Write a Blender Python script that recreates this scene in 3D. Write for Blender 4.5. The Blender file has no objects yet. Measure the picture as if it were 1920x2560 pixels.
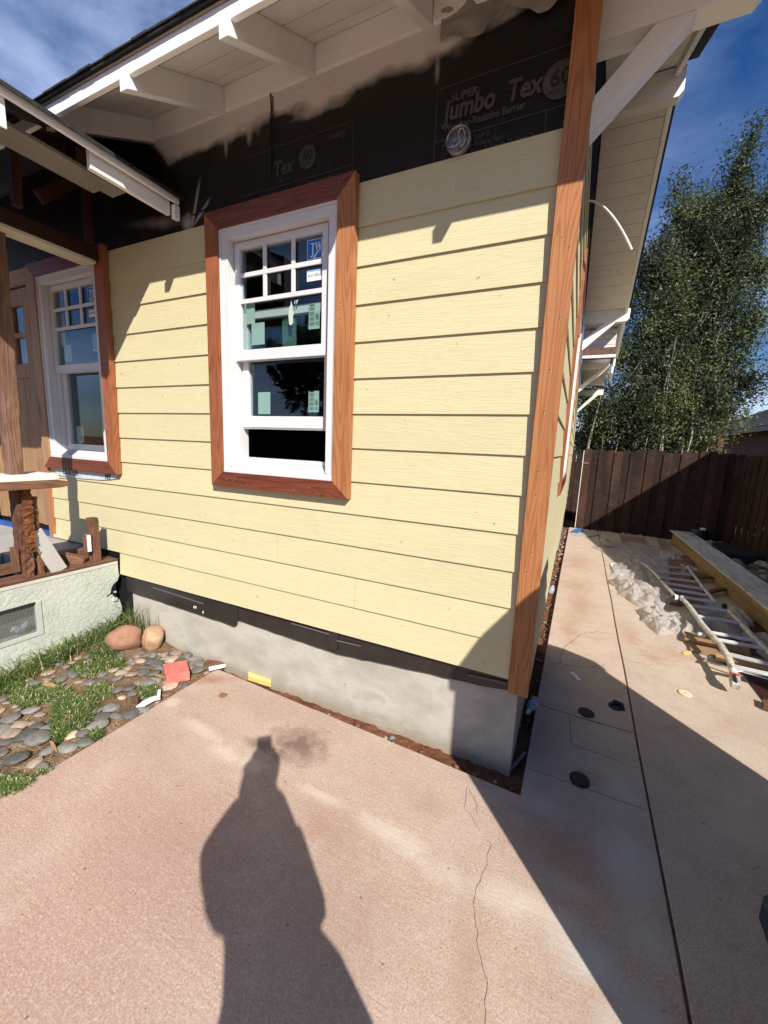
import bpy, bmesh, math, random
from mathutils import Vector, Matrix, noise as mnoise
rnd = random.Random(7)
V = Vector
sc = bpy.context.scene
COL = sc.collection
# ------------------------------------------------------------------ camera
F = 1002.684
R_ = [[0.90231372, 0.42916566, 0.04058059], [0.10589275, -0.12941214, -0.9859205], [-0.41787159, 0.89390678, -0.16221588]]
C_ = V((0.08953887, -1.89460215, 1.08362919))
cd = bpy.data.cameras.new('camera'); cam = bpy.data.objects.new('camera', cd); COL.objects.link(cam)
m = Matrix(((R_[0][0], -R_[1][0], -R_[2][0], C_.x), (R_[0][1], -R_[1][1], -R_[2][1], C_.y), (R_[0][2], -R_[1][2], -R_[2][2], C_.z), (0, 0, 0, 1)))
cam.matrix_world = m
cd.sensor_fit = 'HORIZONTAL'; cd.sensor_width = 36; cd.lens = 36 * F / 1920
cd.clip_start = 0.02; cd.clip_end = 2000
sc.camera = cam
# ------------------------------------------------------------------ light
SUN = V((0.527, -0.582, 0.62)).normalized()
ELEV = math.asin(SUN.z); AZ = math.atan2(SUN.x, SUN.y)
w = bpy.data.worlds.new('World'); sc.world = w; w.use_nodes = True
nt = w.node_tree; nt.nodes.clear()
N = nt.nodes.new; L = nt.links.new
out = N('ShaderNodeOutputWorld'); bg = N('ShaderNodeBackground'); sky = N('ShaderNodeTexSky')
sky.sky_type = 'NISHITA'; sky.sun_disc = False; sky.sun_elevation = ELEV; sky.sun_rotation = AZ
sky.air_density = 1.0; sky.dust_density = 0.3; sky.ozone_density = 2.5; sky.altitude = 300
tc = N('ShaderNodeTexCoord'); mp = N('ShaderNodeMapping'); mp.inputs['Scale'].default_value = (1.0, 1.6, 3.2)
mp.inputs['Rotation'].default_value = (0.0, 0.5, 0.5)
nz = N('ShaderNodeTexNoise'); nz.inputs['Scale'].default_value = 1.9; nz.inputs['Detail'].default_value = 7; nz.inputs['Roughness'].default_value = 0.55; nz.inputs['Distortion'].default_value = 0.6
rp = N('ShaderNodeValToRGB'); rp.color_ramp.elements[0].position = 0.40; rp.color_ramp.elements[1].position = 0.74
rp.color_ramp.elements[0].color = (0, 0, 0, 1); rp.color_ramp.elements[1].color = (0.72, 0.72, 0.72, 1)
mx = N('ShaderNodeMixRGB'); mx.inputs['Color2'].default_value = (8.5, 10.0, 13.8, 1)
hs = N('ShaderNodeHueSaturation'); hs.inputs['Saturation'].default_value = 1.4; hs.inputs['Hue'].default_value = 0.512
L(tc.outputs['Generated'], mp.inputs[0]); L(mp.outputs[0], nz.inputs['Vector']); L(nz.outputs['Fac'], rp.inputs[0])
L(sky.outputs[0], hs.inputs['Color']); L(hs.outputs[0], mx.inputs['Color1'])
sx = N('ShaderNodeSeparateXYZ'); L(tc.outputs['Generated'], sx.inputs[0])
def wmr(v, a, b_, c, d):
    q = N('ShaderNodeMapRange'); q.inputs[1].default_value = a; q.inputs[2].default_value = b_; q.inputs[3].default_value = c; q.inputs[4].default_value = d; L(v, q.inputs[0]); return q.outputs[0]
mm = N('ShaderNodeMath'); mm.operation = 'MAXIMUM'; L(wmr(sx.outputs[0], .30, -.15, .12, 1.0), mm.inputs[0]); L(wmr(sx.outputs[2], .42, .22, .0, .9), mm.inputs[1])
m2_ = N('ShaderNodeMath'); m2_.operation = 'MULTIPLY'; L(mm.outputs[0], m2_.inputs[0]); L(rp.outputs[0], m2_.inputs[1]); L(m2_.outputs[0], mx.inputs['Fac'])
L(mx.outputs[0], bg.inputs['Color']); bg.inputs['Strength'].default_value = 0.072; L(bg.outputs[0], out.inputs[0])
ld = bpy.data.lights.new('sun', 'SUN'); ld.energy = 5.0; ld.angle = math.radians(0.5); ld.color = (1.0, 0.95, 0.87)
lo = bpy.data.objects.new('sun', ld); COL.objects.link(lo); lo.rotation_euler = SUN.to_track_quat('Z', 'Y').to_euler(); lo.location = (6, -7, 9)
sc.view_settings.view_transform = 'Standard'; sc.view_settings.look = 'None'; sc.view_settings.exposure = 0.46; sc.view_settings.gamma = 1
sc.cycles.max_bounces = 8; sc.cycles.transparent_max_bounces = 12

# ------------------------------------------------------------------ materials
def srgb(r, g, b):
    f = lambda c: (c / 255 / 12.92) if c / 255 <= 0.04045 else ((c / 255 + 0.055) / 1.055) ** 2.4
    return (f(r), f(g), f(b), 1)
class Mat:
    def __init__(s, name):
        s.m = bpy.data.materials.new(name); s.m.use_nodes = True; s.t = s.m.node_tree
        s.b = s.t.nodes['Principled BSDF']; s.c = None; s.h = None
        s.tc = s.t.nodes.new('ShaderNodeTexCoord')
    def n(s, k, **kw):
        q = s.t.nodes.new(k)
        for a, b in kw.items():
            if a in q.inputs: q.inputs[a].default_value = b
            else: setattr(q, a, b)
        return q
    def l(s, a, b): s.t.links.new(a, b)
    def coords(s, scale=(1, 1, 1), rot=(0, 0, 0), rand=False):
        mp = s.n('ShaderNodeMapping'); mp.inputs['Scale'].default_value = scale; mp.inputs['Rotation'].default_value = rot
        s.l(s.tc.outputs['Object'], mp.inputs[0])
        if rand:
            oi = s.n('ShaderNodeObjectInfo'); mu = s.n('ShaderNodeMath', operation='MULTIPLY'); mu.inputs[1].default_value = 37.0
            s.l(oi.outputs['Random'], mu.inputs[0]); s.l(mu.outputs[0], mp.inputs['Location'])
        return mp.outputs[0]
    def noise(s, vec, scale=1.0, detail=4, rough=0.55, dist=0.0):
        q = s.n('ShaderNodeTexNoise'); q.inputs['Scale'].default_value = scale; q.inputs['Detail'].default_value = detail
        q.inputs['Roughness'].default_value = rough; q.inputs['Distortion'].default_value = dist
        s.l(vec, q.inputs['Vector']); return q.outputs['Fac']
    def ramp(s, v, stops):
        q = s.n('ShaderNodeValToRGB'); e = q.color_ramp.elements
        while len(e) > 1: e.remove(e[-1])
        e[0].position = stops[0][0]; e[0].color = stops[0][1]
        for p, c in stops[1:]:
            a = e.new(p); a.color = c
        s.l(v, q.inputs[0]); return q.outputs[0]
    def mr(s, v, a, b, c=0.0, d=1.0):
        q = s.n('ShaderNodeMapRange'); q.inputs[1].default_value = a; q.inputs[2].default_value = b; q.inputs[3].default_value = c; q.inputs[4].default_value = d
        s.l(v, q.inputs[0]); return q.outputs[0]
    def mth(s, op, a, b=None):
        q = s.n('ShaderNodeMath', operation=op)
        for i, x in enumerate((a, b)):
            if x is None: continue
            if isinstance(x, (int, float)): q.inputs[i].default_value = x
            else: s.l(x, q.inputs[i])
        return q.outputs[0]
    def mix(s, f, a, b, mode='MIX'):
        q = s.n('ShaderNodeMixRGB', blend_type=mode)
        for i, x in enumerate((f, a, b)):
            if isinstance(x, (int, float)): q.inputs[i].default_value = x
            elif isinstance(x, tuple): q.inputs[i].default_value = x
            else: s.l(x, q.inputs[i])
        return q.outputs[0]
    def sep(s):
        q = s.n('ShaderNodeSeparateXYZ'); s.l(s.tc.outputs['Object'], q.inputs[0]); return q.outputs
    def done(s, col, rough=0.6, bump=None, bstr=0.3, bdist=0.01, spec=0.5, metal=0.0):
        if isinstance(col, tuple): s.b.inputs['Base Color'].default_value = col
        else: s.l(col, s.b.inputs['Base Color'])
        if isinstance(rough, (int, float)): s.b.inputs['Roughness'].default_value = rough
        else: s.l(rough, s.b.inputs['Roughness'])
        s.b.inputs['Specular IOR Level'].default_value = spec; s.b.inputs['Metallic'].default_value = metal
        if bump is not None:
            q = s.n('ShaderNodeBump'); q.inputs['Strength'].default_value = bstr; q.inputs['Distance'].default_value = bdist
            s.l(bump, q.inputs['Height']); s.l(q.outputs[0], s.b.inputs['Normal'])
        return s.m
def k4(c): return (c[0], c[1], c[2], 1)
def plain(name, c1, c2=None, scale=8, rough=0.6, bump=0.15, bscale=60, spec=0.4, metal=0.0, rand=True, stretch=(1, 1, 1)):
    M = Mat(name); v = M.coords(stretch, rand=rand); c2 = c2 or tuple(x * 0.8 for x in c1[:3])
    a = M.noise(v, scale, 5, 0.6); f = M.mr(a, 0.35, 0.65)
    return M.done(M.mix(f, k4(c1), k4(c2)), rough, M.noise(v, bscale, 4), bump, 0.004, spec, metal)
def wood(name, c1, c2, axis='z', ring=26, freq=9.0, rough=0.55, dirt=0.0, dcol=(0.05, 0.03, 0.02), rand=True, bump=0.25, spec=0.35, blot=0.5, knots=0.0, ovar=0.12):
    M = Mat(name); lo = 0.07
    s = {'x': (lo, 1, 1), 'y': (1, lo, 1), 'z': (1, 1, lo)}[axis]
    v = M.coords(tuple(a * freq for a in s), rand=rand)
    a = M.noise(v, 1.0, 2, 0.45, 0.25)
    g = M.mth('SINE', M.mth('MULTIPLY', a, ring * 3.2)); g = M.mr(g, -1, 1)
    g = M.mth('POWER', g, 1.8)
    v2 = M.coords(tuple(x * (150 if x == 1 else 5) for x in s), rand=rand); fine = M.noise(v2, 1.0, 3, 0.7)
    f = M.mth('ADD', M.mth('MULTIPLY', g, 0.42), M.mth('MULTIPLY', fine, 0.62))
    col = M.mix(M.mr(f, 0.15, 1.0), k4(c1), k4(c2))
    bl = M.noise(M.coords(tuple(x * 3.5 if x == 1 else x * 9 for x in s), rand=rand), 1.0, 3, 0.5)
    col = M.mix(M.mr(bl, 0.35, 0.7, 0, blot), col, k4(tuple(x * 0.62 for x in c2[:3])))
    if dirt:
        d = M.noise(M.coords((6, 6, 6), rand=rand), 1.0, 6, 0.7)
        col = M.mix(M.mr(d, 0.45, 0.75, 0, dirt), col, k4(dcol))
    if knots:
        q = M.n('ShaderNodeTexVoronoi'); M.l(M.coords(tuple(x * 4 if x == 1 else x * 14 for x in s), rand=rand), q.inputs['Vector']); q.inputs['Scale'].default_value = 1
        col = M.mix(M.mr(q.outputs['Distance'], 0.0, 0.16, knots, 0), col, k4((0.03, 0.015, 0.01)))
    if ovar:
        oi = M.n('ShaderNodeObjectInfo'); q = M.n('ShaderNodeVectorMath', operation='SCALE'); M.l(col, q.inputs[0]); M.l(M.mr(oi.outputs['Random'], 0, 1, 1 - ovar, 1 + ovar), q.inputs['Scale']); col = q.outputs[0]
    return M.done(col, rough, f, bump, 0.003, spec)

WX = lambda n, c1, c2, **k: wood(n, c1, c2, 'x', **k)
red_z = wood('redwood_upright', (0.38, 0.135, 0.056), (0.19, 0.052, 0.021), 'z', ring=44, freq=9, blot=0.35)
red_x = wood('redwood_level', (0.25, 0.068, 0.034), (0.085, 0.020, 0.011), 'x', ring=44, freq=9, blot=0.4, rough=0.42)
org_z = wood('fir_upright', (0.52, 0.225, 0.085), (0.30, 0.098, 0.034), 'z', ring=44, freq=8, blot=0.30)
fir_z = wood('raw_fir_upright', (0.42, 0.255, 0.135), (0.28, 0.145, 0.066), 'z', ring=22, freq=8, blot=0.3, knots=0.8)
fir_x = wood('raw_fir_level', (0.50, 0.32, 0.17), (0.34, 0.19, 0.085), 'x', ring=22, freq=8, blot=0.3)
fir_y = wood('raw_fir_lengthwise', (0.42, 0.27, 0.155), (0.26, 0.145, 0.075), 'y', ring=22, freq=8, blot=0.3)
stain_y = wood('dark_stained_beam', (0.060, 0.019, 0.010), (0.026, 0.009, 0.006), 'y', blot=0.4, rough=0.5)
stain_z = wood('dark_stained_stud', (0.075, 0.024, 0.012), (0.028, 0.010, 0.006), 'z', blot=0.4)
old_z = wood('old_post', (0.26, 0.12, 0.07), (0.09, 0.035, 0.02), 'z', ring=18, freq=16, rough=0.8, dirt=0.5, bump=0.8, dcol=(0.03, 0.016, 0.01))
rot_z = wood('rotten_post', (0.30, 0.11, 0.035), (0.05, 0.015, 0.006), 'z', ring=40, freq=30, rough=0.9, dirt=0.8, bump=1.0, dcol=(0.012, 0.006, 0.004))
old_y = wood('old_board', (0.27, 0.13, 0.075), (0.10, 0.045, 0.025), 'y', ring=20, freq=16, rough=0.8, dirt=0.5, bump=0.7)
log_z = wood('weathered_log', (0.27, 0.155, 0.10), (0.09, 0.042, 0.028), 'z', ring=14, freq=15, rough=0.75, dirt=0.5, bump=0.8, blot=0.6, dcol=(0.10, 0.035, 0.02))
fence_m = wood('weathered_fence', (0.082, 0.030, 0.017), (0.006, 0.0035, 0.003), 'z', ring=26, freq=22, rough=0.85, dirt=0.45, bump=0.8, blot=0.9, dcol=(0.06, 0.052, 0.046), knots=0.9, ovar=0.45)
def paint(name, c, dirt=0.25, rough=0.5, dcol=(0.40, 0.34, 0.27), s=(3, 3, 3), bump=0.12):
    M = Mat(name); v = M.coords(s, rand=True)
    d = M.noise(v, 1.6, 7, 0.68); f = M.mr(d, 0.5, 0.78, 0, dirt)
    return M.done(M.mix(f, k4(c), k4(dcol)), rough, M.noise(M.coords((1, 1, 1)), 45, 4), bump, 0.004, 0.4)
white = paint('white_paint', (0.90, 0.885, 0.86), 0.2)
white_d = paint('chalky_white_paint', (0.74, 0.70, 0.64), 0.55, 0.6)
win_white = paint('window_white', (0.66, 0.655, 0.65), 0.14, 0.35, bump=0.05)
# soffit boards: white paint with old blotches
def soffit_mat():
    M = Mat('soffit_paint'); a = M.noise(M.coords((4, 4, 4)), 1.3, 7, 0.7); b = M.noise(M.coords((9, 3, 3)), 2.0, 6, 0.75)
    col = M.mix(M.mr(a, 0.45, 0.75, 0, 0.55), (0.86, 0.82, 0.76, 1), (0.68, 0.63, 0.56, 1))
    col = M.mix(M.mr(b, 0.62, 0.75, 0, 0.7), col, (0.20, 0.14, 0.10, 1))
    return M.done(col, 0.7, a, 0.2, 0.004)
soffit_m = soffit_mat()
def siding_mat():
    M = Mat('yellow_siding'); x = M.sep()
    v = M.coords((1.1, 1.1, 17)); a = M.noise(v, 1.5, 3, 0.5, 0.3)
    g = M.mth('SINE', M.mth('MULTIPLY', a, 60.0))
    g = M.mth('POWER', M.mr(g, -1, 1), 2.0)
    v2 = M.coords((5, 5, 230)); fi = M.noise(v2, 1.0, 3, 0.6)
    h = M.mth('ADD', M.mth('MULTIPLY', g, 0.7), M.mth('MULTIPLY', fi, 0.8))
    big = M.noise(M.coords((1, 1, 3)), 1.4, 5, 0.6)
    # per board tone
    br = M.mth('FLOOR', M.mth('DIVIDE', x[2], 0.1778)); wn = M.n('ShaderNodeTexWhiteNoise', noise_dimensions='1D'); M.l(br, wn.inputs['W'])
    t = M.mth('ADD', M.mth('MULTIPLY', wn.outputs['Value'], 0.35), big)
    col = M.mix(M.mr(t, 0.35, 1.05), (0.635, 0.572, 0.350, 1), (0.580, 0.518, 0.310, 1))
    col = M.mix(M.mr(h, 0.3, 1.3, 0.0, 0.16), col, (0.40, 0.30, 0.13, 1))
    du = M.noise(M.coords((7, 7, 3)), 1.0, 7, 0.75)
    col = M.mix(M.mr(du, 0.60, 0.80, 0, 0.45), col, (0.47, 0.38, 0.22, 1))
    sc_ = M.noise(M.coords((34, 34, 7)), 1.0, 2, 0.4)
    col = M.mix(M.mr(sc_, 0.80, 0.815, 0, 0.9), col, (0.75, 0.72, 0.62, 1))
    sp = M.noise(M.coords((1, 1, 1)), 26, 2, 0.5); col = M.mix(M.mr(sp, .745, .76, 0, .55), col, (.22, .16, .08, 1))
    dk = M.noise(M.coords((2, 2, 9)), 1.3, 6, .7); col = M.mix(M.mr(dk, .55, .75, 0, .25), col, (.50, .41, .25, 1))
    return M.done(col, 0.6, h, 0.22, 0.003, 0.35)
siding_m = siding_mat()
def concrete_wall():
    M = Mat('foundation_concrete'); a = M.noise(M.coords((1.4, 1.4, 2.4)), 1.6, 8, 0.66); b = M.noise(M.coords((5, 5, 7)), 2.0, 6, 0.7); x = M.sep()
    col = M.ramp(a, [(0.3, (0.33, 0.305, 0.26, 1)), (0.46, (0.41, 0.38, 0.325, 1)), (0.56, (0.48, 0.45, 0.39, 1)), (0.63, (0.40, 0.375, 0.33, 1)), (0.75, (0.35, 0.33, 0.29, 1))])
    st = M.noise(M.coords((3, 3, 3)), 3.1, 4, 0.6)
    col = M.mix(M.mr(st, 0.72, 0.78, 0, 0.55), col, (0.35, 0.14, 0.07, 1))
    lowm = M.mth('ADD', x[2], M.mth('MULTIPLY', b, 0.16))
    col = M.mix(M.mr(lowm, -0.46, -0.36, 0.75, 0), col, (0.30, 0.235, 0.165, 1))
    gr = M.mth('ADD', x[0], M.mth('MULTIPLY', a, 0.5))
    return M.done(col, 0.85, b, 0.5, 0.006, 0.2)
conc_wall = concrete_wall()
def spot(M, x, y, rx, ry, nz, soft=0.5, ang=0.0):
    X = M.mth('SUBTRACT', M._x, x); Y = M.mth('SUBTRACT', M._y, y)
    if ang:
        c, s = math.cos(ang), math.sin(ang)
        X2 = M.mth('ADD', M.mth('MULTIPLY', X, c), M.mth('MULTIPLY', Y, s)); Y2 = M.mth('SUBTRACT', M.mth('MULTIPLY', Y, c), M.mth('MULTIPLY', X, s)); X, Y = X2, Y2
    X = M.mth('DIVIDE', X, rx); Y = M.mth('DIVIDE', Y, ry)
    d = M.mth('SQRT', M.mth('ADD', M.mth('MULTIPLY', X, X), M.mth('MULTIPLY', Y, Y)))
    d = M.mth('ADD', d, M.mth('MULTIPLY', M.mth('SUBTRACT', nz, 0.5), 2.2))
    return M.mr(d, 1.0 - soft, 1.0 + soft * 0.4, 1, 0)
def slab_mat(name, strip):
    M = Mat(name); x = M.sep(); M._x, M._y = x[0], x[1]
    big = M.noise(M.coords((1, 1, 1)), 1.5, 6, 0.6, 0.3); mid = M.noise(M.coords((1, 1, 1)), 6, 6, 0.65)
    spk = M.noise(M.coords((1, 1, 1)), 150, 2, 0.8); sp2 = M.noise(M.coords((1, 1, 1)), 62, 3, 0.85)
    if strip: A, B, Cc = (0.41, 0.325, 0.255, 1), (0.46, 0.38, 0.30, 1), (0.52, 0.44, 0.345, 1)
    else: A, B, Cc = (0.37, 0.262, 0.208, 1), (0.435, 0.32, 0.252, 1), (0.44, 0.355, 0.288, 1)
    col = M.ramp(big, [(0.32, A), (0.5, B), (0.66, Cc)])
    pk = M.noise(M.coords((1, 1, 1)), 0.9, 3, 0.5)
    if not strip: # pinker to the left and front, paler and greyer towards the joint
        fx = M.mth('ADD', M._x, M.mth('MULTIPLY', big, 0.8))
        col = M.mix(M.mr(fx, -0.6, 0.45, 0, 0.8), col, (0.48, 0.365, 0.29, 1))
        fy = M.mth('ADD', M._y, M.mth('MULTIPLY', big, 0.7)); m1 = M.mth('MULTIPLY', M.mr(fy, -0.7, -0.2, 1, 0), M.mr(fx, -1.0, 0.1, 1, 0))
        col = M.mix(M.mth('MULTIPLY', m1, 0.8), col, (0.44, 0.275, 0.225, 1))
        wk = M.mr(fy, 0.2, 0.9); col = M.mix(wk, col, (0.50, 0.40, 0.31, 1))
    col = M.mix(M.mr(mid, 0.42, 0.72, 0, 0.55), col, (0.38, 0.235, 0.165, 1)); m2 = M.noise(M.coords((1, 1, 1)), 2.6, 5, 0.7, 0.5); col = M.mix(M.mr(m2, 0.5, 0.72, 0, 0.5), col, (0.53, 0.41, 0.32, 1))
    col = M.mix(M.mr(sp2, 0.50, 0.62, 0, 0.38), col, (0.60, 0.49, 0.40, 1))
    col = M.mix(M.mr(spk, 0.54, 0.66, 0, 0.42), col, (0.70, 0.58, 0.49, 1))
    col = M.mix(M.mr(spk, 0.46, 0.34, 0, 0.46), col, (0.19, 0.115, 0.085, 1))
    vr = M.noise(M.coords((1, 1, 1)), 40, 1, 0.5)
    col = M.mix(M.mr(vr, 0.755, 0.77, 0, 0.6), col, (0.06, 0.035, 0.03, 1))
    nn = M.noise(M.coords((1, 1, 1)), 14, 5, 0.7)
    if not strip:
        for (px, py, rx, ry, an, st) in ((-1.62, -0.50, 0.16, 0.04, -0.1, .7), (-1.38, -0.56, 0.10, 0.05, 0, .7), (-1.20, -0.56, 0.10, 0.05, 0, .8), (-0.80, -0.55, 0.13, 0.03, 0, .75), (-0.50, -0.56, 0.12, 0.05, 0, .65), (-0.36, -0.58, .10, .05, 0, .7), (-0.2, -0.62, .12, .05, 0, .5), (0.02, -0.60, 0.10, 0.06, 0, .55), (.13, -.58, .10, .05, 0, .5), (.22, -.45, .1, .05, 0, .5), (.25, -.62, .06, .12, 0, .3), (-1.96, -0.42, .05, .04, 0, .7)):
            col = M.mix(M.mth('MULTIPLY', spot(M, px, py, rx, ry, nn, 0.6, an), st * 0.62), col, (0.66, 0.58, 0.48, 1))
        col = M.mix(M.mth('MULTIPLY', spot(M, -1.08, -0.34, 0.16, 0.12, nn, 0.8), 0.75), col, (0.12, 0.065, 0.055, 1))
        col = M.mix(M.mth('MULTIPLY', spot(M, -1.25, -0.44, 0.13, 0.035, nn, 0.8), 0.6), col, (0.12, 0.075, 0.06, 1))
        col = M.mix(M.mth('MULTIPLY', spot(M, -1.95, -0.14, 0.14, 0.05, nn, 0.8, 0.5), 0.6), col, (0.33, 0.13, 0.07, 1))
        col = M.mix(M.mth('MULTIPLY', spot(M, -0.05, -0.84, 0.06, 0.16, nn, 0.9, 0.2), 0.45), col, (0.34, 0.19, 0.12, 1))
        col = M.mix(M.mth('MULTIPLY', spot(M, -0.72, -0.66, 0.2, 0.1, nn, 0.9), 0.4), col, (0.30, 0.17, 0.13, 1))
        col = M.mix(M.mth('MULTIPLY', spot(M, 0.2, -0.32, 0.25, 0.18, nn, 0.9), 0.45), col, (0.26, 0.16, 0.11, 1))
        for (px, py, rx, ry) in ((.30, 2.7, .14, .5), (.25, 3.4, .16, .3), (.28, 4.6, .2, .5), (.2, 2.0, .08, .3), (.3, .15, .1, .08)):
            col = M.mix(M.mth('MULTIPLY', spot(M, px, py, rx, ry, nn, 0.9), 0.5), col, (0.36, 0.19, 0.11, 1))
    else:
        for (px, py, rx, ry) in ((.82, 1.75, .12, .1), (1.0, 1.9, .2, .1), (.7, 2.1, .08, .25)):
            col = M.mix(M.mth('MULTIPLY', spot(M, px, py, rx, ry, nn, 0.9), 0.5), col, (0.38, 0.2, 0.12, 1))
    if not strip:
        for (px, py, rx, ry, st) in ((-1.2, -1.0, .35, .2, .35), (-.5, -.95, .25, .25, .4), (-1.7, -.7, .3, .15, .3), (.35, -.9, .2, .25, .45), (.2, -1.2, .2, .2, .4), (-.35, -.35, .12, .08, .35), (.45, -.2, .12, .2, .35), (.1, .3, .1, .25, .3)):
            col = M.mix(M.mth('MULTIPLY', spot(M, px, py, rx, ry, nn, 0.95), st), col, (0.30, 0.20, 0.155, 1))
        for (px, py, rx, ry, st) in ((.44, -.22, .10, .2, .75), (.30, -.66, .10, .07, .8), (.42, -.80, .10, .12, .75), (.22, -.60, .05, .04, .7), (.47, -.50, .05, .09, .6), (.12, -.12, .1, .06, .5), (.45, .15, .08, .1, .4)):
            col = M.mix(M.mth('MULTIPLY', spot(M, px, py, rx, ry, nn, 0.9), st), col, (0.52, 0.50, 0.45, 1))
    # broom lines
    bl = M.noise(M.coords((3, 75, 1), (0, 0, 0.12)), 1.0, 2, 0.6) if not strip else sp2
    h = M.mth('ADD', M.mth('MULTIPLY', bl, 0.9 if not strip else .2), M.mth('ADD', M.mth('MULTIPLY', sp2, 0.4), M.mth('MULTIPLY', spk, 0.6)))
    return M.done(col, 0.85, h, 0.40, 0.004, 0.25)
slab_m = slab_mat('pink_concrete', False); slab2_m = slab_mat('tan_concrete', True)
def soil_mat(name, c1, c2, c3):
    M = Mat(name); a = M.noise(M.coords(), 5, 7, 0.7); b = M.noise(M.coords(), 60, 5, 0.8)
    col = M.ramp(a, [(0.3, k4(c1)), (0.5, k4(c2)), (0.7, k4(c3))]); col = M.mix(M.mr(b, 0.55, 0.7, 0, .7), col, k4(tuple(min(1, x * 2.0) for x in c3[:3])))
    return M.done(col, 0.95, b, 1.0, 0.02, 0.1)
soil_m = soil_mat('red_soil', (0.10, 0.040, 0.022), (0.20, 0.085, 0.045), (0.28, 0.14, 0.08))
litter_m = soil_mat('littered_soil', (0.11, 0.055, 0.03), (0.24, 0.15, 0.09), (0.36, 0.26, 0.17))
crack_m = plain('crack_dirt', (0.13, 0.06, 0.038), (0.06, 0.028, 0.02), scale=30, rough=1)
black = plain('black', (0.012, 0.012, 0.012), rough=0.6)
shingle_m = plain('black_shingle', (0.035, 0.035, 0.036), (0.012, 0.012, 0.013), scale=25, rough=0.95, bump=0.9, bscale=90)
brownsh_m = plain('brown_shingle', (0.20, 0.11, 0.075), (0.10, 0.055, 0.04), scale=18, rough=0.95, bump=0.8, bscale=60)
greysh_m = plain('grey_shingle', (0.085, 0.08, 0.078), (0.04, 0.04, 0.04), scale=4, rough=0.95, bump=0.8, bscale=20)
stucco_m = None
def paper_mat():
    M = Mat('building_paper'); x = M.sep()
    n1 = M.noise(M.coords((1.3, 1, 2.5)), 2.2, 3, 0.5, 0.2); n2 = M.noise(M.coords((2.6, 1, 2.2)), 3.0, 4, 0.55, 0.5); n3 = M.noise(M.coords((2, 1, 2)), 2.0, 5, .6)
    e = M.mth('ADD', x[2], M.mth('ADD', M.mth('MULTIPLY', M.mth('SUBTRACT', n1, .5), 0.22), M.mth('MULTIPLY', M.mth('SUBTRACT', n2, .5), 0.06)))
    # the sprayed band rises out of sight to the right and dies out left
    right = M.mr(x[0], -0.55, -0.15, 0.0, 0.10); e = M.mth('SUBTRACT', e, right)
    left = M.mr(x[0], -2.75, -2.35, 0.40, 0.0); e = M.mth('SUBTRACT', e, left)
    f = M.mr(e, 2.715, 2.775); f = M.mth('POWER', f, 1.1)
    smear = M.mth('MULTIPLY', M.mr(e, 2.55, 2.80), 0.05)
    base = M.mix(n3, (0.006, 0.006, 0.0055, 1), (0.016, 0.015, 0.014, 1))
    base = M.mix(M.mth('MULTIPLY', smear, n2), base, (0.5, 0.46, 0.4, 1))
    col = M.mix(M.mth('MULTIPLY', f, 0.92), base, (0.74, 0.715, 0.68, 1))
    M._x, M._y = x[0], x[2]
    for (px, pz, rx, rz, an, st) in ((-2.125, 2.46, .15, .012, 1.25, .55), (-2.09, 2.40, .10, .012, .7, .5), (-2.20, 2.37, .05, .05, 0, .6), (-2.45, 2.42, .26, .035, -.12, .35), (-1.87, 2.70, .012, .05, 0, .5), (-1.70, 2.71, .02, .04, 0, .5), (-.63, 2.70, .012, .06, 0, .5)):  # pale sheen streaks put into the paper colour, with overspray patches
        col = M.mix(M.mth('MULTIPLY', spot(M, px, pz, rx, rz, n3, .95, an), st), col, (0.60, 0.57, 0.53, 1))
    wr = M.noise(M.coords((2.2, 1, 3.5), (0, .4, 0)), 2.4, 5, .55, 1.2)
    return M.done(col, M.mr(n3, .3, .7, .42, .6), wr, 0.5, 0.02, 0.22)
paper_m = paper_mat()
print_m = plain('paper_print', (0.078, 0.068, 0.064), (0.058, 0.050, 0.048), rough=0.6, bump=0)
print_w = plain('faint_paper_print', (0.055, 0.047, 0.045), (0.042, 0.037, 0.036), rough=0.6, bump=0)
memb_m = plain('black_membrane', (0.030, 0.024, 0.022), (0.018, 0.015, 0.015), scale=5, rough=0.38, bump=0.35, bscale=14, spec=0.5)
memb_line = plain('membrane_stripe', (0.13, 0.115, 0.11), rough=0.6, bump=0)
def glass_mat():
    M = Mat('window_glass'); t = M.t
    t.nodes.remove(M.b); tr = M.n('ShaderNodeBsdfTransparent'); tr.inputs[0].default_value = (0.84, 0.90, 0.89, 1)
    gl = M.n('ShaderNodeBsdfGlossy'); gl.inputs['Roughness'].default_value = 0.015; gl.inputs['Color'].default_value = (0.8, 0.88, 1.0, 1)
    lw = M.n('ShaderNodeLayerWeight'); lw.inputs[0].default_value = .5; fr = M.mth('ADD', M.mth('MULTIPLY', M.mth('POWER', lw.outputs['Facing'], 4.0), .9), .045)
    mx = M.n('ShaderNodeMixShader'); M.l(fr, mx.inputs[0]); M.l(tr.outputs[0], mx.inputs[1]); M.l(gl.outputs[0], mx.inputs[2])
    M.l(mx.outputs[0], t.nodes['Material Output'].inputs[0]); return M.m
glass_m = glass_mat()
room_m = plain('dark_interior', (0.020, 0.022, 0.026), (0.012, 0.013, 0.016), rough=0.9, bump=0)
green_paper = plain('green_tinted_paper', (0.50, 0.60, 0.52), (0.44, 0.55, 0.48), scale=3, rough=0.7, bump=0)
green_dim = plain('dim_green_paper', (0.22, 0.30, 0.235), (0.15, 0.22, 0.18), scale=5, rough=0.7, bump=0)
beige_frame_ = plain('inner_frame', (0.46, 0.44, 0.34), (0.38, 0.36, 0.28), scale=3, rough=0.6, bump=0)
lab_blue = plain('label_blue', (0.010, 0.16, 0.60), (0.012, 0.15, 0.55), rough=0.4, bump=0)
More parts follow.
